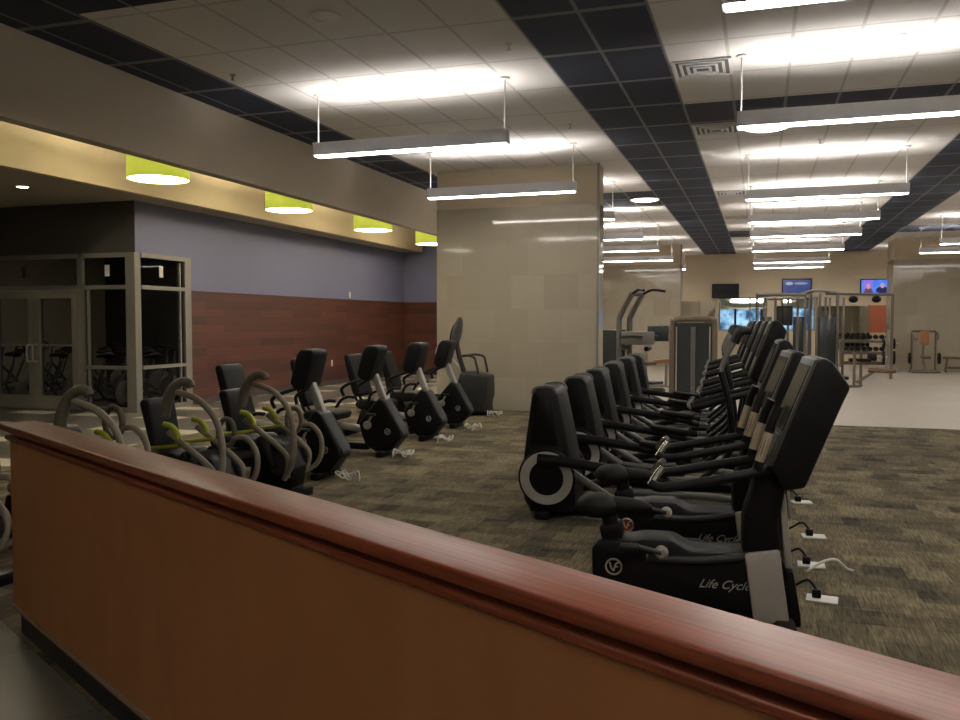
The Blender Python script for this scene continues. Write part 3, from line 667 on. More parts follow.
# ------------------------------------------------------------------ seated steppers (beige arms, lime levers)
def make_stepper():
    t = thing('seated_stepper', '', 'seated stepper', group='seated steppers behind the half wall')
    b = MB(); b.box((-0.05, 0, 0.09), (1.5, 0.22, 0.1), bev=0.03); b.box((-0.72, 0, 0.04), (0.12, 0.6, 0.08), bev=0.015); b.box((0.62, 0, 0.04), (0.12, 0.6, 0.08), bev=0.015); b.build('base_frame', 'black', t)
    MB().prism([(0.25, 0.12), (0.30, 0.45), (0.45, 0.58), (0.62, 0.52), (0.72, 0.3), (0.68, 0.1)], -0.13, 0.13, 0.03).build('drive_housing', 'black', t)
    MB().prism([(-0.38, 0.13), (-0.33, 0.36), (-0.05, 0.36), (-0.0, 0.13)], -0.09, 0.09, 0.02).build('seat_pedestal', 'black', t)
    MB().tube([(-0.35, 0, 0.40), (0.1, 0, 0.40), (0.35, 0, 0.46)], 0.05).build('seat_rail', 'beige', t)
    MB().prism([(-0.36, 0.46), (-0.36, 0.52), (-0.3, 0.55), (0.06, 0.55), (0.1, 0.51), (0.08, 0.45)], -0.22, 0.22, 0.03).build('seat_cushion', 'blacksoft', t)
    MB().prism([(-0.20, 0.56), (-0.14, 0.56), (-0.20, 0.92), (-0.23, 0.96), (-0.28, 0.96), (-0.30, 0.92)], -0.165, 0.165, 0.03, seg=3).build('backrest', 'blacksoft', t)
    MB().tube([(-0.2, 0.0, 0.48), (-0.3, 0, 0.55), (-0.30, 0, 0.75)], 0.025).build('backrest_support', 'darkgrey', t)
    for s in (-1, 1):
        y = s*0.20
        if s < 0:
            a = MB(); a.tube([(0.37, y, 1.06), (0.56, y, 1.0), (0.71, y, 0.86), (0.77, y, 0.64), (0.75, y, 0.38), (0.64, y*0.7, 0.22)], 0.0255, 12); arm = a.build('arm', 'beige', t)
            g = MB(); g.tube([(0.25, y, 0.86), (0.275, y, 0.97), (0.33, y, 1.08), (0.41, y, 1.135), (0.48, y, 1.13), (0.50, y, 1.10)], (0.044, 0.034), 12); g.build('hand_grip', 'beigedark', arm)
        else:
            a = MB(); a.tube([(0.60, y, 0.66), (0.72, y, 0.66), (0.81, y, 0.56), (0.82, y, 0.42), (0.76, y, 0.30), (0.64, y*0.7, 0.22)], 0.023, 12); arm = a.build('arm', 'beige', t)
            g = MB(); pts = [(0.54+0.075*math.cos(q*PI/5), y, 0.70+0.11*math.sin(q*PI/5)) for q in range(11)]; g.tube(pts, 0.022, 10); g.build('hand_grip', 'beigedark', arm)
        l = MB(); l.tube([(0.27, y*0.92, 0.74), (0.42, y*0.92, 0.64), (0.62, y*0.92, 0.50), (0.70, y*0.92, 0.40), (0.68, y*0.8, 0.24)], 0.025, 12); l.build('lower_bar', 'beige', t)
        y_ = MB(); y_.tube([(0.23, y*0.92, 0.80), (0.30, y*0.92, 0.785), (0.36, y*0.92, 0.72), (0.35, y*0.92, 0.66)], 0.023, 10); y_.build('release_lever', 'lime', t)
        MB().tube([(0.05, y*0.85, 0.60), (0.24, y*0.85, 0.62), (0.44, y*0.85, 0.65)], 0.016, 8).build('seat_lever', 'lime', t)
        f = MB(); f.box((0.50, s*0.17, 0.46), (0.05, 0.13, 0.30), (0, R(-28), 0), 0.015); f.build('foot_plate', 'rubber', t)
        MB().disc((0.60, s*0.14, 0.36), (0, s, 0), 0.11, 0.03).build('crank_disc', 'darkgrey', t)
    for ch in t.children:
        if ch.name.split('.')[0] in ('backrest', 'seat_cushion', 'backrest_support'): ch.location = (0.28, 0, 0.03)
    return t
st = make_stepper()
ST = [(6.66, -4.60, 'third one, right before the recumbent bikes'), (5.70, -4.66, 'middle one, below the corner of the glass room'), (4.80, -4.82, 'only its grips showing above the half wall'), (3.75, -5.0, 'cut off by the left edge of the photo')]
for i, (y, x, l) in enumerate(ST):
    lab = 'seated stepper with beige arms, ' + l
    if i == 0: st.location = (x, y, 0); st['label'] = lab; cur = st
    else: cur = dup(st, lab, (x, y, 0), R((1, 3, 0)[i-1]))
    if i == 2:                                   # its seat is slid forward and its far arm is at the top of the stroke
        for ch in cur.children:
            k = ch.name.split('.')[0]
            if k in ('backrest', 'seat_cushion', 'backrest_support'): ch.location.x += 0.05; ch.location.z -= 0.14
            if k == 'arm' and ch.data.vertices[0].co.y > 0: ch.location = (-0.17, 0, 0.17)

# ------------------------------------------------------------------ arc trainer beside the column
t = thing('arc_trainer', 'dark grey arc trainer with tall oval console standing before the tiled column', 'elliptical trainer', (-4.68, 13.95, 0), R(0))
MB().prism([(-0.27, 0.10), (-0.25, 0.55), (-0.20, 0.73), (-0.12, 0.75), (0.27, 0.68), (0.28, 0.35), (0.24, 0.2), (0.25, 0.05), (-0.1, 0.04)], -0.26, 0.26, 0.03, seg=3).build('front_housing', 'darkgrey', t)
MB().prism([(-0.2, 0.60), (0.05, 0.70), (0.22, 0.66), (0.1, 0.62)], -0.2, 0.2, 0.01).build('housing_cap', 'grey', t)
MB().tube([(-0.18, 0, 0.65), (-0.28, 0, 0.95), (-0.33, 0, 1.15), (-0.35, 0, 1.28)], 0.045).build('mast', 'darkgrey', t)
c = MB(); c.ball((-0.34, 0, 1.40), (0.06, 0.21, 0.30), (0, R(12), 0)); con = c.build('console', 'greypanel', t)
MB().ball((-0.405, 0, 1.39), (0.03, 0.14, 0.20), (0, R(12), 0)).build('screen', 'blackgloss', con)
for s in (-1, 1):
    MB().tube([(-0.25, s*0.05, 1.0), (-0.1, s*0.22, 1.03), (0.06, s*0.26, 1.0), (0.10, s*0.26, 0.9), (0.14, s*0.26, 0.72)], 0.02).build('fixed_handlebar', 'darkgrey', t)
    m = MB(); m.tube([(-0.15, s*0.3, 0.45), (-0.40, s*0.3, 0.8), (-0.62, s*0.28, 1.05), (-0.52, s*0.24, 1.28)], 0.018); m.build('moving_handlebar', 'steel', t)
    a = MB(); a.tube([(-0.15, s*0.28, 0.40), (-0.5, s*0.28, 0.30), (-0.95, s*0.22, 0.24)], 0.03); pa = a.build('pedal_arm', 'darkgrey', t)
    MB().box((-0.85, s*0.25, 0.29), (0.38, 0.15, 0.04), bev=0.012).build('foot_pedal', 'rubber', pa)
b = MB(); b.box((-0.5, 0, 0.05), (1.5, 0.12, 0.08), bev=0.015); b.box((-1.2, 0, 0.035), (0.1, 0.55, 0.07), bev=0.01); b.build('base_frame', 'black', t)

# ------------------------------------------------------------------ spin bikes
def make_spin():
    t = thing('spin_bike', '', 'spin bike', group='spin bikes inside the glass room')
    MB().lathe((0.42, -0.02, 0.28), (0, 1, 0), [(0, 0), (0.2, 0), (0.23, 0.005), (0.23, 0.035), (0.2, 0.04), (0, 0.04)], 24).build('flywheel', 'steel', t)
    f = MB(); f.tube([(0.42, 0.06, 0.28), (0.30, 0.05, 0.62), (0.24, 0, 0.80)], 0.03, 8); f.tube([(0.24, 0, 0.62), (-0.05, 0, 0.30), (-0.2, 0, 0.1)], 0.035, 8)
    f.tube([(-0.05, 0, 0.30), (-0.22, 0, 0.72)], 0.03, 8, smooth=False); f.tube([(0.42, -0.07, 0.28), (0.30, -0.05, 0.62)], 0.025, 8, smooth=False)
    f.box((0.42, 0, 0.04), (0.08, 0.5, 0.06)); f.box((-0.45, 0, 0.04), (0.08, 0.5, 0.06)); f.box((0, 0, 0.08), (0.95, 0.07, 0.05)); f.build('frame', 'grey', t)
    MB().disc((0.02, -0.06, 0.30), (0, -1, 0), 0.11, 0.03).build('chain_guard', 'steel', t)
    MB().cyl((-0.22, 0, 0.70), (-0.26, 0, 0.90), 0.016).build('seat_post', 'chrome', t)
    saddle_mb(-0.30, 0.94, 0.26).build('saddle', 'blacksoft', t)
    MB().cyl((0.24, 0, 0.80), (0.22, 0, 1.0), 0.02).build('handlebar_post', 'chrome', t)
    h = MB(); h.tube([(0.52, -0.1, 1.13), (0.50, -0.22, 1.06), (0.30, -0.22, 1.02), (0.20, 0, 1.02), (0.30, 0.22, 1.02), (0.50, 0.22, 1.06), (0.52, 0.1, 1.13)], 0.017, 8); h.build('handlebar', 'blacksoft', t)
    for s in (-1, 1):
        MB().cyl((0.02, s*0.09, 0.30), (0.02+0.15*s, s*0.1, 0.24), 0.012).build('crank_arm', 'chrome', t)
        MB().box((0.02+0.15*s, s*0.15, 0.24), (0.09, 0.08, 0.03)).build('pedal', 'rubber', t)
    return t
sb = make_spin(); first = True
rows = [('front', 13.35), ('middle', 15.0), ('back', 16.7)]
pos = ['nearest the corner post', 'second from the corner post', 'third from the corner post', 'fourth from the corner post', 'fifth from the corner post']
for ri, (rn, y) in enumerate(rows):
    for k in range(5):
        x = -11.15-k*1.15-ri*0.35
        lab = 'dark spin bike in the %s row behind the glass, %s' % (rn, pos[k])
        if first: sb.location = (x, y, 0); sb.rotation_euler = (0, 0, R(-100)); sb['label'] = lab; first = False
        else: dup(sb, lab, (x, y, 0), R(-100+random.uniform(-12, 12)))

# ------------------------------------------------------------------ pendant lights
def make_linear():
    t = thing('pendant_light', '', 'ceiling light', group='white linear pendant lights')
    Lh = 1.22
    hs = MB()
    for s in (-1, 1): hs.bx(-Lh, Lh, s*0.07, s*0.058, 0.012, 0.165); hs.bx(s*Lh, s*(Lh-0.012), -0.058, 0.058, 0.012, 0.165)
    hs.bx(-Lh, Lh, -0.07, 0.07, 0.012, 0.09); hs.build('housing', 'fixture', t, False)
    MB().bx(-Lh+0.02, Lh-0.02, -0.062, 0.062, 0.0, 0.012).build('lower_diffuser', 'lens', t, False)
    MB().bx(-Lh+0.15, Lh-0.15, -0.05, 0.05, 0.09, 0.105).build('upper_diffuser', 'uplens', t, False)
    for s in (-1, 1):
        c = MB(); c.cyl((s*(Lh-0.04), 0, 0.10), (s*(Lh-0.04), 0, HC-3.60), 0.009, 8); c.disc((s*(Lh-0.04), 0, HC-3.60-0.025), (0, 0, 1), 0.06, 0.025, 16); c.build('hanger', 'whitemetal', t)
    return t
pl = make_linear(); first = True
LR = [('left', -3.95, [-2.0, 9.3, 13.0, 16.7, 20.9, 24.4, 28.4, 33.4]), ('middle', 0.96, [-2.0, 1.9, 5.75, 9.3, 14.8, 18.2, 21.3, 25.6, 30.6, 33.6]), ('right', 5.6, [1.9, 9.3, 14.8, 20.0, 24.7, 27.7, 33.8])]  # fixtures beside and behind the viewer are added to light the half wall
ordn = ['nearest', 'second', 'third', 'fourth', 'fifth', 'sixth', 'seventh', 'eighth', 'ninth', 'tenth']
for nm, x, ys in LR:
    vis = [y for y in ys if not (nm == 'middle' and y < 5) and not (nm == 'right' and y < 22) and y > 0]
    for y in ys:
        if y in vis:
            k = vis.index(y); w = 'last and farthest' if k == len(vis)-1 else ordn[k]
            lab = '%s white linear pendant light of the %s row under the ceiling' % (w, nm)
        else: lab = 'unseen white linear pendant light outside the picture at %d metres along the %s row' % (round(y), nm) if y > 0 else 'unseen white linear pendant light added behind the viewer in the %s row' % nm
        if first: pl.location = (x, y, 3.6); pl['label'] = lab; first = False
        else: dup(pl, lab, (x, y, 3.6))

def make_drum():
    t = thing('drum_lamp', '', 'pendant lamp', group='lime green drum lamps')
    MB().lathe((0, 0, 0), (0, 0, 1), [(0.425, -0.015), (0.425, 0.42), (0.417, 0.42), (0.417, -0.015), (0.425, -0.015)], 48).build('lamp_shade', 'drum', t)
    MB().lathe((0, 0, -0.005), (0, 0, 1), [(0, 0), (0.415, 0), (0.415, 0.01), (0, 0.01)], 48).build('diffuser', 'drumlens', t)
    MB().lathe((0, 0, 0.30), (0, 0, 1), [(0, 0.08), (0.34, 0.08), (0.34, 0.11), (0, 0.11)], 32).build('bulb_tray', 'drumtop', t)
    st = MB(); st.cyl((0, 0, 0.32), (0, 0, HC-3.64), 0.01, 8)
    for k in range(3): st.cyl((0, 0, 0.40), (0.418*math.cos(k*2.094), 0.418*math.sin(k*2.094), 0.40), 0.006, 6)
    st.build('hanger', 'whitemetal', t); return t
dm = make_drum()
for i, (y, l) in enumerate([(10.2, 'nearest and leftmost'), (13.75, 'second from the left'), (17.3, 'third from the left'), (20.85, 'farthest, cut by the column'), (6.6, 'fifth one outside the left edge')]):
    lab = 'lime green drum lamp hanging in the cream recess, ' + l
    if i == 0: dm.location = (-8.2, y, 3.645); dm['label'] = lab
    else: dup(dm, lab, (-8.2, y, 3.645))

# small ceiling fittings
def make_can(r):
    t = thing('round_ceiling_light', '', 'ceiling light', group='round lights in the dark ceiling tiles')
    MB().ring((0, 0, 0), (0, 0, -1), r, r+0.03, 0.02, 32).build('rim', 'whitemetal', t)
    MB().lathe((0, 0, 0), (0, 0, -1), [(r, 0.0), (r*0.8, 0.03), (r*0.4, 0.045), (0, 0.05)], 32).build('lens', 'can', t); return t
cn = make_can(0.30); cn.location = (0.04, 12.75, HC-0.002); cn['label'] = 'round white ceiling light glowing under the second middle pendant light'
dup(cn, 'round white ceiling light right of the column top in dark tiles', (-2.50, 19.4, HC-0.002))
dup(cn, 'unseen round ceiling light added to brighten the glass room, nearer the purple wall', (-11.6, 15.8, 3.72))  # these four lamps are added out of view to brighten the spin room
dup(cn, 'unseen round ceiling light added to brighten the glass room, farther from the purple wall', (-14.2, 15.8, 3.72))
dup(cn, 'unseen round ceiling light added to brighten the glass room, just behind the glass', (-12.6, 13.9, 3.72))
dup(cn, 'unseen round ceiling light added to brighten the glass room, at the back', (-12.6, 17.8, 3.72))
t = thing('downlight', 'small lit recessed downlight above the glass room entrance', 'ceiling light', (-11.0, 10.5, 3.718))
MB().ring((0, 0, 0), (0, 0, -1), 0.08, 0.10, 0.01).build('rim', 'whitemetal', t); MB().disc((0, 0, 0), (0, 0, -1), 0.08, 0.012).build('lens', 'can', t)
def make_vent():
    t = thing('air_vent', '', 'air vent', group='square ceiling air vents')
    mb = MB()
    for k, w in enumerate((0.29, 0.22, 0.15, 0.08)):
        for sx in (-1, 1):
            mb.box((sx*w, 0, -0.012-0.005*k), (0.03, 2*w+0.03, 0.012)); mb.box((0, sx*w, -0.012-0.005*k), (2*w-0.03, 0.03, 0.012))
    mb.build('louvres', 'fixture', t, False); MB().box((0, 0, -0.003), (0.6, 0.6, 0.006)).build('backing', 'grey', t, False); return t
av = make_vent(); av.location = (-0.63, 9.6, HC); av['label'] = 'square air vent beside the dark tile strip, nearest of the middle row'
dup(av, 'square air vent at the far left, beside the second left pendant light', (-5.5, 12.4, HC))
dup(av, 'square air vent behind the dark cross band, second along the middle row', (-0.63, 12.7, HC))
dup(av, 'square air vent third along the middle row', (-0.63, 19.0, HC))
dup(av, 'square air vent fourth and farthest along the middle row', (-0.63, 23.5, HC))
def make_spk():
    t = thing('ceiling_speaker', '', 'ceiling speaker', group='round ceiling speakers')
    MB().ring((0, 0, 0), (0, 0, -1), 0.12, 0.14, 0.015).build('rim', 'fixture', t); MB().disc((0, 0, 0), (0, 0, -1), 0.12, 0.01).build('grille', 'whitemetal', t); return t
sk = make_spk(); sk.location = (-3.75, 6.95, HC); sk['label'] = 'round grey ceiling speaker at the top left of the white ceiling'
dup(sk, 'round ceiling speaker in the glow above the second middle pendant light', (1.2, 9.2, HC))
def make_spr():
    t = thing('sprinkler', '', 'sprinkler', group='fire sprinklers in the ceiling')
    MB().disc((0, 0, 0), (0, 0, -1), 0.035, 0.012, 14).build('escutcheon', 'steel', t)
    b = MB(); b.cyl((0, 0, 0), (0, 0, -0.06), 0.01, 8); b.disc((0, 0, -0.06), (0, 0, -1), 0.025, 0.006, 12); b.build('head', 'steel', t); return t
sp = make_spr(); sp.location = (-5.62, 8.25, HC); sp['label'] = 'small sprinkler beside the dark strip over the left beam'
dup(sp, 'small sprinkler at the top centre beside the broad dark strip', (-2.4, 8.2, HC))
dup(sp, 'small sprinkler in front of the column beside the broad dark strip', (-2.55, 11.75, HC))
dup(sp, 'small sprinkler in the middle white ceiling before the third pendant light', (0.82, 13.9, HC))

# wall plates
def plate(lab, loc, rz, dz=0.12):
    t = thing('wall_plate', lab, 'wall plate', loc, rz)
    MB().box((0, -0.006, 0), (0.08, 0.012, dz), bev=0.003).build('cover', 'whiteplastic', t); MB().box((0, -0.014, 0), (0.03, 0.008, 0.06)).build('insert', 'fixture', t)
plate('white switch plate on the purple wall above the wood panelling', (-10.39, 20.45, 2.32), PI/2, 0.16)
plate('white outlet plate low on the wood panelled wall', (-10.375, 19.4, 0.55), PI/2, 0.16)

# ------------------------------------------------------------------ televisions
def tv(lab, x, z, w, h, m, on):
    t = thing('television', lab, 'television', (x, 35.93, z-0.02), 0, 'televisions on the far wall')
    MB().box((0, 0, 0), (w+0.08, 0.07, h+0.08), bev=0.01).build('frame', 'black', t)
    o = MB().box((0, -0.037, 0), (w, 0.008, h)).build('screen', m, t, False)
    MB().box((0, 0.03, 0), (0.3, 0.08, 0.3)).build('wall_bracket', 'black', t)
tv('dark switched off television on the far wall left of the others', -1.36, 2.88, 0.98, 0.50, 'blackgloss', 0)
tv('television with a dim blue picture on the far wall, middle of three', 1.35, 3.02, 1.02, 0.55, tv_mat('dim'), 1)
tv('bright blue television showing two talking heads, right of the three', 4.21, 2.97, 1.04, 0.54, tv_mat('news'), 1)

# mirrors and painted reflection panel on far wall
mm = MB().bx(2.15, 4.02, 35.955, 35.985, 0.45, 2.22).build('wall_mirror', 'mirror', None, False); tag(mm, 'large frameless mirror on the far wall behind the dumbbell rack', 'mirror')
mm = MB().bx(-3.9, -1.75, 35.955, 35.985, 0.45, 2.45).build('wall_mirror', 'mirror', None, False); tag(mm, 'frameless mirror on the far wall left of the lobby window', 'mirror')
t = thing('reflection_panel', 'terracotta coloured panel painting a mirror reflection on the far wall below the bright television', 'painted reflection', (4.50, 35.96, 1.72))  # orange wall reflected in a framed mirror, painted as flat colour
MB().box((0, 0, 0), (0.98, 0.03, 1.05)).build('panel', 'terracotta', t, False); MB().box((-0.52, -0.005, 0), (0.05, 0.05, 1.1)).build('frame', 'bronze', t, False)

# ------------------------------------------------------------------ weight machines
def frame(t, name, m, segs, r=0.04, square=True):
    mb = MB()
    for a, b in segs: mb.tube([a, b], r, 4 if square else 10, smooth=False)
    return mb.build(name, m, t, not square)
# weight stack cabinet
t = thing('weight_stack_cabinet', 'tall dark weight stack cabinet with rounded bronze frame behind the ellipticals', 'gym machine', (-1.33, 18.3, 0))
fr = MB()
fr.tube([(-0.43, 0, 0), (-0.43, 0, 1.50), (-0.38, 0, 1.62), (-0.28, 0, 1.66), (0.28, 0, 1.66), (0.38, 0, 1.62), (0.43, 0, 1.50), (0.43, 0, 0)], 0.06, 8); fr.build('frame', 'bronze', t)
MB().bx(-0.39, 0.39, -0.02, 0.02, 0.06, 1.58).build('shroud', 'smoke', t, False)
MB().bx(-0.045, 0.045, -0.05, -0.02, 0.1, 1.5).build('centre_strip', 'grey', t, False)
for s in (-1, 1): MB().bx(s*0.34-0.012, s*0.34+0.012, -0.045, -0.02, 0.1, 1.5).build('side_trim', 'silver', t, False)
MB().box((0.0, -0.055, 0.22), (0.035, 0.012, 0.05)).build('selector_pin', 'orange', t, False)
MB().bx(-0.45, 0.45, -0.3, 0.6, 0.0, 0.06).build('base', 'bronze', t, False)
MB().bx(-0.38, 0.38, 0.05, 0.35, 0.06, 1.4).build('weight_stack', 'black', t, False)
# assisted dip chin machine
t = thing('chin_up_machine', 'grey chin up machine with twin curved uprights standing before the rear column', 'gym machine', (-2.75, 19.7, 0), R(-28))
for s in (-1, 1):
    MB().tube([(-0.28, s*0.20, 0.05), (-0.28, s*0.20, 1.5), (-0.24, s*0.20, 1.75), (0.08, s*0.20, 2.25)], 0.065, 8).build('upright', 'grey', t)
    MB().tube([(0.05, s*0.20, 2.22), (0.3, s*0.25, 2.33), (0.55, s*0.42, 2.30)], 0.03, 8).build('chin_bar', 'black', t)
    MB().tube([(-0.25, s*0.2, 1.25), (0.1, s*0.3, 1.28), (0.45, s*0.3, 1.27)], 0.028, 8).build('dip_handle', 'darkgrey', t)
for a, b in [((0.06, -0.24, 2.24), (0.06, 0.24, 2.24)), ((-0.28, -0.2, 1.0), (-0.28, 0.2, 1.0)), ((-0.28, -0.2, 0.05), (0.7, -0.2, 0.05)), ((-0.28, 0.2, 0.05), (0.7, 0.2, 0.05))]: frame(t, 'cross_bar', 'grey', [(a, b)], 0.05)
MB().bx(-0.2, 0.4, -0.25, 0.25, 1.08, 1.38, 0.03).build('lever_housing', 'grey', t)
MB().bx(0.1, 0.5, -0.18, 0.18, 0.62, 0.70, 0.02).build('knee_pad', 'tanpad', t)
MB().bx(0.30, 0.65, -0.22, 0.22, 0.20, 0.25).build('step', 'darkgrey', t, False)
MB().bx(-0.82, -0.38, -0.2, 0.2, 0, 1.42, 0.03).build('stack_shroud', 'smoke', t)
# leg machine with orange pads
t = thing('leg_machine', 'silver seated leg machine with orange pads between the chin up machine and the cabinet', 'gym machine', (-2.25, 21.0, 0))
frame(t, 'frame', 'silver', [((-0.5, 0, 0.05), (0.6, 0, 0.05)), ((-0.4, 0, 0.05), (-0.4, 0, 1.4)), ((0.5, -0.3, 0.05), (0.5, 0.3, 0.05)), ((0.1, 0, 0.05), (0.1, 0, 0.6)), ((0.45, 0, 0.05), (0.3, 0, 0.9)), ((-0.4, -0.35, 0.05), (-0.4, 0.35, 0.05)), ((-0.4, 0, 1.3), (0.55, 0, 1.2))], 0.04)
MB().box((0.05, 0, 0.66), (0.5, 0.42, 0.09), (0, R(-6), 0), 0.02).build('seat', 'orange', t)
MB().box((0.45, 0, 1.02), (0.09, 0.42, 0.6), (0, R(28), 0), 0.02).build('backrest', 'orange', t)
MB().box((-0.1, 0, 1.32), (0.5, 0.3, 0.38), (0, 0, 0), 0.03).build('instruction_panel', 'smoke', t)
MB().tube([(-0.35, -0.3, 0.95), (-0.35, 0.3, 0.95)], 0.06, 12, smooth=False).build('roller_pad', 'black', t)
for s in (-1, 1): MB().tube([(0.35, s*0.28, 0.5), (0.55, s*0.3, 0.85), (0.6, s*0.3, 1.15)], 0.025, 8).build('side_handle', 'steel', t)
# dual cable tower station
t = thing('cable_station', 'large multi station cable machine with many steel uprights before the far window', 'gym machine', (0.95, 26.0, 0))
ups = [(-1.05, -0.4), (-0.55, -0.4), (-0.2, -0.2), (0.25, -0.4), (0.55, -0.4), (0.8, -0.1), (1.1, -0.3), (1.3, 0.3), (-0.85, 0.5), (0.4, 0.5)]
ups += [(-0.8, -0.45), (0.05, -0.35), (0.68, 0.4), (0.95, 0.5), (-0.35, 0.5), (0.4, -0.2)]
for i, (x, y) in enumerate(ups):
    h = 2.3 if i % 3 else 2.42
    MB().bx(x-0.034, x+0.034, y-0.034, y+0.034, 0, h, 0.006).build('upright', ('grey', 'bronze', 'grey')[i % 3], t)
tb = MB()
tb.tube([(-1.05, -0.4, 2.36), (-0.55, -0.4, 2.38), (0.25, -0.4, 2.36)], 0.05, 8, smooth=False); tb.tube([(0.1, -0.3, 2.38), (0.45, -0.3, 2.47), (0.8, -0.2, 2.47), (1.1, -0.3, 2.40)], 0.045, 8)
tb.tube([(0.8, -0.1, 2.40), (1.3, 0.3, 2.40), (2.6, 0.3, 2.36)], 0.035, 8, smooth=False); tb.tube([(-0.85, 0.5, 2.28), (0.4, 0.5, 2.28)], 0.04, 8, smooth=False); tb.build('top_beam', 'grey', t)
for x, y in ((-0.8, -0.2), (0.1, -0.1), (0.7, -0.3), (0.95, 0.1)):
    MB().bx(x-0.16, x+0.16, y-0.06, y+0.06, 0.1, 1.75, 0.01).build('weight_stack', 'smoke', t)
MB().bx(-0.52, -0.08, -0.45, -0.35, 1.50, 2.05, 0.03).build('instruction_panel', 'darkgrey', t)
cb_ = MB()
for x, y in ((-1.0, -0.48), (-0.35, -0.48), (0.3, -0.48), (0.62, -0.48), (1.05, -0.4)): cb_.cyl((x, y, 0.3), (x, y, 2.3), 0.008, 6)
cb_.build('cables', 'black', t)
for x in (1.55, 2.15):
    MB().ball((x, 0.28, 2.24), (0.13, 0.1, 0.1)).build('pulley', 'black', t)
bs = MB(); bs.bx(-1.15, 1.4, -0.45, -0.35, 0, 0.08); bs.bx(-1.15, 1.4, 0.45, 0.55, 0, 0.08); bs.bx(-1.1, -1.0, -0.45, 0.55, 0, 0.08); bs.bx(1.3, 1.4, -0.45, 0.55, 0, 0.08); bs.build('base', 'bronze', t, False)
sp2 = MB(); sp2.bx(2.52, 2.6, 0.26, 0.34, 0, 2.36); sp2.build('outer_post', 'bronze', t, False)
# dumbbell rack + dumbbells
rk = thing('dumbbell_rack', 'two tier dumbbell rack with bronze frame in front of the mirror', 'rack', (3.70, 33.0, 0))
for s in (-1, 1):
    r_ = MB(); r_.bx(s*0.95-0.04, s*0.95+0.04, -0.35, 0.35, 0, 0.08); r_.box((s*0.95, 0.05, 0.52), (0.08, 0.1, 1.0), (R(-12), 0, 0)); r_.build('side_frame', 'bronze', rk, False)
for z, y in ((0.50, -0.06), (0.92, 0.08)):
    MB().box((0, y, z), (1.95, 0.32, 0.05), (R(10), 0, 0)).build('shelf', 'bronze', rk, False)
MB().bx(-0.95, 0.95, -0.12, 0.2, 0.08, 0.2).build('lower_brace', 'tanpad', rk, False)
def make_db():
    t = thing('dumbbell', '', 'dumbbell', group='black dumbbells on the two tier rack')
    MB().cyl((0, -0.1, 0), (0, 0.1, 0), 0.016, 8).build('handle', 'chrome', t)
    for s in (-1, 1): MB().disc((0, s*0.07, 0), (0, s, 0), 0.08, 0.09, 8).build('head', 'rubber', t)
    return t
db = make_db(); first = True
ords = ['first', 'second', 'third', 'fourth', 'fifth', 'sixth', 'seventh', 'eighth', 'ninth']
for zi, (z, y, tier) in enumerate(((0.65, -0.06, 'lower'), (1.07, 0.08, 'upper'))):
    for k in range(9):
        loc = (3.70-0.79+k*0.1975, 33.0+y, z); lab = 'black dumbbell on the %s tier of the rack, %s from the left' % (tier, ords[k])
        if first: db.location = loc; db['label'] = lab; first = False
        else: dup(db, lab, loc)
# bench press style machine by rack
t = thing('weight_tree', 'upright steel plate tree with hanging plates right of the dumbbell rack', 'weight rack', (4.45, 32.1-0.9, 0))
t.location = (3.95, 30.2, 0)
frame(t, 'frame', 'silver', [((-0.3, 0, 0.04), (0.3, 0, 0.04)), ((0, -0.3, 0.04), (0, 0.3, 0.04)), ((0, 0, 0.04), (0, 0, 1.35)), ((-0.3, 0, 0.45), (0.3, 0, 0.45)), ((-0.3, 0, 0.9), (0.3, 0, 0.9))], 0.035)
for sx in (-1, 1):
    for z, r in ((0.45, 0.22), (0.9, 0.17)):
        MB().lathe((sx*0.12, 0, z), (sx, 0, 0), [(0.03, 0), (r, 0), (r, 0.06), (0.03, 0.06)], 24).build('weight_plate', 'rubber', t)
# seated press in front of the right column
t = thing('press_machine', 'seated press machine with tan back pad before the right column', 'gym machine', (4.95, 29.9, 0))
t.scale = (0.76, 0.8, 0.9)
frame(t, 'frame', 'bronze', [((-0.55, 0.3, 0.04), (0.55, 0.3, 0.04)), ((-0.55, -0.3, 0.04), (0.55, -0.3, 0.04)), ((-0.45, 0.3, 0.04), (-0.45, 0.3, 1.45)), ((0.45, 0.3, 0.04), (0.45, 0.3, 1.45)), ((-0.45, 0.3, 1.45), (0.45, 0.3, 1.45)), ((0, -0.3, 0.04), (0, 0.3, 0.5)), ((0, 0.3, 0.3), (0, 0.3, 1.45)), ((-0.45, -0.3, 0.04), (-0.45, 0.3, 0.04)), ((0.45, -0.3, 0.04), (0.45, 0.3, 0.04))], 0.04)
MB().box((0.02, 0.18, 1.22), (0.34, 0.09, 0.5), (R(-8), 0, 0), 0.03).build('backrest', 'orange', t)
MB().box((0.02, -0.08, 0.55), (0.34, 0.42, 0.09), (R(4), 0, 0), 0.03).build('seat', 'tanpad', t)
for s in (-1, 1):
    MB().tube([(s*0.45, 0.3, 1.4), (s*0.47, 0.0, 1.38), (s*0.45, -0.25, 1.2), (s*0.3, -0.3, 1.18)], 0.025, 8).build('press_arm', 'bronze', t)
    MB().lathe((s*0.52, 0.1, 0.5), (s, 0, 0), [(0.03, 0), (0.19, 0), (0.19, 0.08), (0.03, 0.08)], 20).build('weight_plate', 'rubber', t)
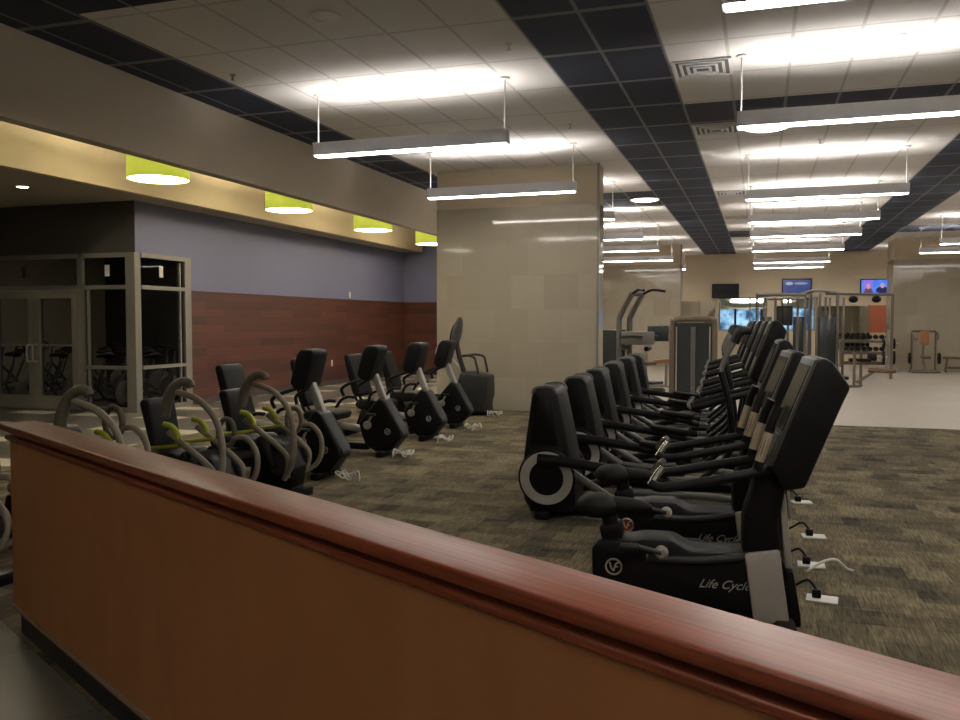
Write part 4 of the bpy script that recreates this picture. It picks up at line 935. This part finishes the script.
# benches
def bench(lab, loc, rz, pad, arm=False):
    t = thing('weight_bench', lab, 'bench', loc, rz, 'weight benches on the pale floor')
    MB().box((0, 0, 0.46), (1.15, 0.28, 0.08), (0, R(0), 0), 0.02).build('pad', pad, t)
    for s in (-1, 1): frame(t, 'leg', 'bronze', [((s*0.45, 0, 0.42), (s*0.5, 0, 0.05)), ((s*0.5, -0.25, 0.035), (s*0.5, 0.25, 0.035))], 0.035)
    frame(t, 'rail', 'bronze', [((-0.5, 0, 0.15), (0.5, 0, 0.15))], 0.03)
bench('brown flat weight bench at the right edge before the right column', (6.1, 30.2, 0), R(-6), 'tanpad')
t = thing('preacher_bench', 'low bronze bench frame with a brown padded roller on the pale floor', 'bench', (2.30, 22.6, 0), 0)
frame(t, 'frame', 'bronze', [((-0.1, 0, 0.03), (-0.1, 0, 0.85)), ((-0.25, -0.1, 0.025), (0.05, 0.1, 0.025)), ((-0.05, 0, 0.12), (0.35, 0, 0.40)), ((0.1, 0.5, 0.03), (0.1, 0.5, 0.9)), ((-0.1, 0, 0.62), (0.1, 0.5, 0.62)), ((0.1, 0.3, 0.025), (0.1, 0.7, 0.025))], 0.035)
MB().cyl((0.22, 0, 0.43), (0.82, 0, 0.41), 0.055, 14).build('roller_pad', 'tanpad', t)
MB().box((0.05, 0.3, 0.66), (0.5, 0.3, 0.08), bev=0.02).build('pad', 'black', t)
MB().cyl((0.25, 0.5, 0.72), (0.45, 0.5, 0.72), 0.09, 14).build('weight_plate', 'rubber', t)

# ------------------------------------------------------------------ world, camera, view
w = bpy.data.worlds.new('world'); bpy.context.scene.world = w; w.use_nodes = True
bg = w.node_tree.nodes['Background']; bg.inputs[0].default_value = (0.35, 0.5, 0.8, 1); bg.inputs[1].default_value = 0.3
cd = bpy.data.cameras.new('camera'); co = bpy.data.objects.new('camera', cd); C.objects.link(co)
cd.sensor_width = 36; cd.lens = 36*850/960; cd.clip_end = 200; cd.clip_start = 0.05
co.location = (0, 0, 1.6); co.rotation_euler = (PI/2-math.atan(38/850), 0, math.atan(280/850))
S = bpy.context.scene; S.camera = co
S.view_settings.view_transform = 'Standard'; S.view_settings.look = 'None'; S.view_settings.gamma = 1; S.view_settings.use_curve_mapping = False
S.view_settings.exposure = 0.12
